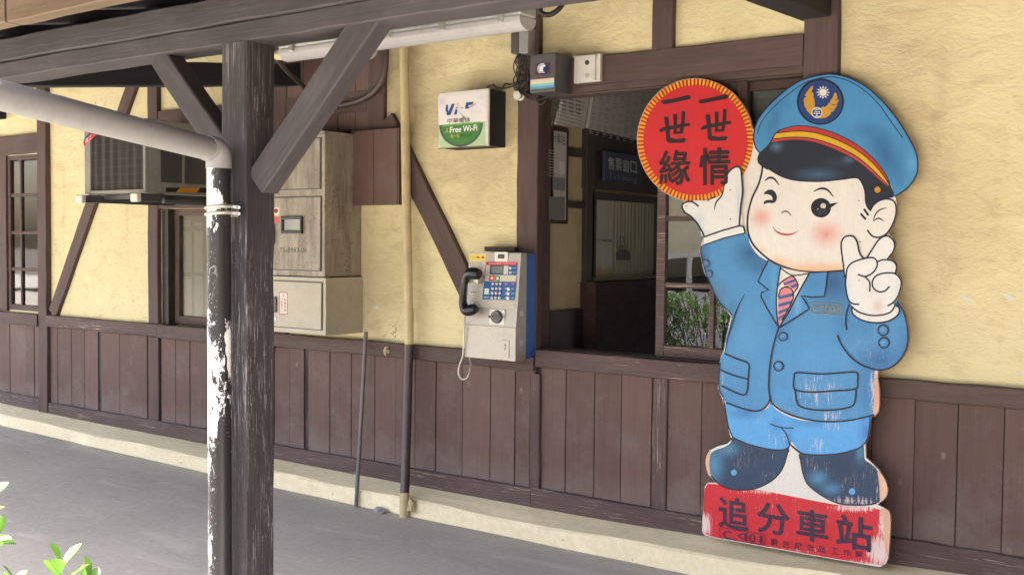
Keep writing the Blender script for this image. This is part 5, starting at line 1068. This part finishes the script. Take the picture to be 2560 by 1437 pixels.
cur.fill(hand, GL, ((1480, 590, 60, 80, (196, 150, 126), .5), (1265, 480, 40, 160, (192, 216, 226), .7), (1620, 460, 40, 140, (196, 216, 224), .6), (1440, 470, 60, 60, (206, 200, 190), .4)), grid=20)
cur.fill([(1290, 595), (1340, 632), (1420, 656), (1500, 656), (1570, 632), (1602, 592), (1632, 605), (1620, 652), (1550, 697), (1450, 707), (1360, 687), (1302, 645)], (226, 225, 220), smooth=False)
for ln in ([(1240, 380), (1232, 300), (1224, 240), (1215, 150), (1230, 105), (1265, 85), (1305, 92), (1330, 130), (1345, 200), (1372, 243), (1405, 242)], [(1405, 235), (1440, 180), (1480, 120), (1520, 90), (1560, 90), (1596, 130), (1592, 190), (1545, 256)], [(1545, 256), (1590, 268), (1613, 302), (1606, 350)], [(1250, 390), (1256, 330), (1275, 295), (1310, 270), (1380, 248), (1440, 241), (1470, 264), (1472, 305), (1442, 350), (1390, 376), (1338, 363)], [(1560, 450), (1530, 480), (1485, 486), (1446, 456), (1440, 410), (1470, 370), (1530, 352), (1600, 356), (1640, 394), (1646, 440), (1624, 515), (1590, 562), (1552, 586)], [(1480, 268), (1510, 258), (1545, 256)], [(1388, 380), (1420, 418), (1420, 480)], [(1248, 390), (1248, 450), (1266, 540), (1300, 572), (1340, 576)], [(1290, 592), (1340, 630), (1420, 654), (1500, 654), (1570, 632), (1600, 590)], [(1292, 590), (1300, 645), (1360, 688), (1450, 708), (1550, 698), (1622, 652), (1632, 604), (1606, 575)]): cur.stroke(ln, 12, INK)
cur.ell((1345, 404), 5, 5, (130, 90, 50)); cur.build('victory_glove', M['cut'], CO)

# ================================================================== HEDGE, STREET (seen at the frame edge and in the glass)
def leaf(m, p, d, L, w, up):
    d = d.normalized(); s_ = d.cross(up); s_ = s_.normalized() if s_.length > 1e-4 else Vector((1, 0, 0)); n_ = s_.cross(d)
    prof = [(0, .08), (.25, .55), (.5, .95), (.7, 1.0), (.88, .62), (1, .03)]; vs = []
    for t, k in prof:
        c = p+d*L*t+n_*(-.12*L*t*t); vs += [c-s_*w*.5*k+n_*w*.18*k, c, c+s_*w*.5*k+n_*w*.18*k]
    fs = []
    for i in range(len(prof)-1):
        a = i*3; fs += [(a, a+1, a+4, a+3), (a+1, a+2, a+5, a+4)]
    m.add(vs, fs)
def shoot(m, st, p, d, n, L, rng, sz=1.0):
    d = d.normalized(); st.tube([p-d*.12, p, p+d*L], [.0035, .003, .0015], 5)
    for i in range(n):
        t = (i+.5)/n; a = i*2.4+rng.random(); s1 = d.orthogonal().normalized(); s2 = d.cross(s1); r = s1*math.cos(a)+s2*math.sin(a)
        op = .95-.62*t+rng.uniform(-.1, .1); leaf(m, p+d*L*t, d*(1-op*.8)+r*op, sz*rng.uniform(.045, .062)*(1.05-.35*t), sz*rng.uniform(.017, .022), d)
def shrub(x, y, seed, top, n, lab, extra=()):
    rng = random.Random(seed); E = empty('hedge_shrub', (x, y, -.05)); tag(E, lab, 'shrub', 'shrubs of the clipped hedge along the platform edge')
    m, st = MB(), MB()
    for i in range(8): a = rng.uniform(0, 6.28); st.tube([(x+.03*math.cos(a), y+.03*math.sin(a), -.06), (x+.12*math.cos(a), y+.12*math.sin(a), .4), (x+.28*math.cos(a), y+.2*math.sin(a), top-.12)], [.011, .008, .003], 6)
    for i in range(n):
        u = rng.random(); px_, py_ = x+rng.uniform(-.5, .5), y+rng.uniform(-.3, .3); z = top*(.28+.66*u**.55); edge = max(abs(px_-x)/.5, abs(py_-y)/.3)
        if edge < .5 and u < .55: continue
        d = Vector(((px_-x)*1.2+rng.uniform(-.3, .3), (py_-y)*2+rng.uniform(-.3, .3), .4+u*.8)); shoot(m, st, Vector((px_, py_, z)), d, rng.randint(6, 9), .06, rng)
    for p, d, s in extra: shoot(m, st, p, d, 10, .09, rng, s)
    m.build('foliage', M['leaf'], E, True); st.build('stems', M['bark'], E, True); return E
def at(u, v, z): return PD(u, v, z)
ex = [(at(150, 1535, 1.82), Vector((.02, 0, 1)), 1.15), (at(185, 1560, 1.85), Vector((.35, .1, .9)), 1.0), (at(-72, 1365, 1.70), Vector((.3, .1, .9)), 1.1), (at(-60, 1400, 1.70), Vector((.5, .0, .4)), .85), (at(30, 1580, 1.75), Vector((.1, 0, 1)), .9)]
shrub(-2.05, -3.60, 1, .70, 210, 'leafy shrub with fresh green shoots at the front left corner', ex)
E2 = shrub(-2.95, -3.62, 2, 1.06, 260, 'hedge shrub next along the row beyond the front corner')
labs = ['third hedge shrub from the front corner of the platform', 'fourth hedge shrub from the front corner of the platform', 'fifth hedge shrub from the front corner of the platform', 'sixth hedge shrub from the front corner of the platform']
for i, X in enumerate((-3.85, -4.75, -5.65, -6.6)):
    c = E2.copy(); COL.objects.link(c); c.location = (X, -3.60-.03*(i % 2), -.05); c.rotation_euler.z = math.pi*(i % 2); c['label'] = labs[i]
    for ch in E2.children: d = ch.copy(); COL.objects.link(d); d.parent = c; d.matrix_parent_inverse = ch.matrix_parent_inverse
# car parked across the forecourt
CR = empty('parked_car', (-5.6, -8.3, -.12)); tag(CR, 'white hatchback parked across the forecourt beyond the hedge', 'car')
def car():
    cx, cy = -5.6, -8.3; z0 = -.12; L, Wd = 4.0, 1.66; x0 = cx-L/2
    prof = [(0, .35), (.02, .75), (.25, .98), (.75, 1.42), (1.6, 1.5), (2.4, 1.42), (3.05, .98), (3.75, .86), (3.98, .62), (4.0, .3)]
    s = NT('white_car_paint'); M['carp'] = s.fin((.75, .75, .76), .2); s = NT('red_tail_light'); M['tail'] = s.fin((.55, .02, .02), .2); s = NT('dark_car_glass'); M['cglass'] = s.fin((.02, .025, .03), .05)
    m = MB().prism([(x0+a, cy-Wd/2, z0+b) for a, b in prof], (0, Wd, 0)); m.build('body', M['carp'], CR)
    for s_ in (-1, 1):
        y = cy+s_*(Wd/2+.004)
        for q in ([(.55, 1.02), (.88, 1.36), (1.5, 1.42), (1.5, 1.0)], [(1.58, 1.0), (1.58, 1.42), (2.3, 1.36), (2.85, 1.0)]): MB().prism([(x0+a, y, z0+b) for a, b in q], (0, .006*s_, 0)).build('side_window', M['cglass'], CR)
        for wx in (.75, 3.2):
            w = MB().tube([(x0+wx, cy+s_*(Wd/2-.16), z0+.31), (x0+wx, cy+s_*(Wd/2+.02), z0+.31)], .31, 24).build('wheel', M['black'], CR, True); MB().tube([(x0+wx, cy+s_*(Wd/2+.018), z0+.31), (x0+wx, cy+s_*(Wd/2+.03), z0+.31)], .19, 18).build('rim', M['steel'], w)
        MB().box((x0-.01, cy+s_*.55-.12, z0+.72), (x0+.12, cy+s_*.62+.12, z0+.98), .02).build('tail_light', M['tail'], CR)
        MB().box((x0+3.8, cy+s_*.55-.13, z0+.62), (x0+3.97, cy+s_*.6+.13, z0+.8), .02).build('headlight', M['steel'], CR)
car()
# cream building across the street
OB = empty('street_building', (-9, -20, 0)); tag(OB, 'cream building with brown pillars across the street', 'building')
MB().box((-34, -26, -.1), (12, -20, 4.2)).build('wall', M['plinth'], OB); 
for X in np.arange(-33, 12, 3.2): MB().box((X, -20.02, 0), (X+.5, -19.8, 4.0)).build('pillar', M['eave_timber'], OB)
MB().box((-34.5, -26.4, 4.2), (12.5, -19.2, 4.45)).build('roof', M['roofing'], OB)

# small things on the paving
q = P(120, 1103, -1.0); q = Vector(CAM)+Vector(ray(120, 1103))*((CAM[2]-gz(-6)-.004)/-ray(120, 1103)[2])
m = MB(); leaf(m, q+Vector((0, 0, .004)), Vector((1, .4, .05)), .05, .03, Vector((0, 0, 1))); s = NT('dry_leaf'); M['dry'] = s.fin((.10, .035, .02), .7)
tag(m.build('dead_leaf', M['dry'], None, True), 'curled brown dead leaf on the paving by the left wall', 'leaf')
def lump(name, c, r, mat, lab, cat_):
    bm = bmesh.new(); bmesh.ops.create_icosphere(bm, subdivisions=3, radius=1); rng = random.Random(hash(lab) % 99)
    from mathutils import noise
    for v in bm.verts: k = 1+.45*noise.noise(v.co*1.7+Vector((rng.random()*9, 0, 0)))+.2*noise.noise(v.co*5); v.co = Vector((v.co.x*r[0]*k, v.co.y*r[1]*k, max(-.3, v.co.z)*r[2]*k))+c
    return tag(MB().bm(bm).build(name, mat, None, True), lab, cat_)
a = Vector(CAM)+Vector(ray(948, 1281))*(CAM[2]/-ray(948, 1281)[2]); lump('mortar_lump', a+Vector((0, .01, .006)), (.045, .03, .022), M['pvc'], 'grey crumpled lump of mortar at the foot of the plinth', 'rubble')
a = P(1028, 1268, -.22); lump('plaster_lump', a, (.022, .02, .05), M['cream_pipe'], 'cream lump of mortar beside the downpipe foot', 'rubble')
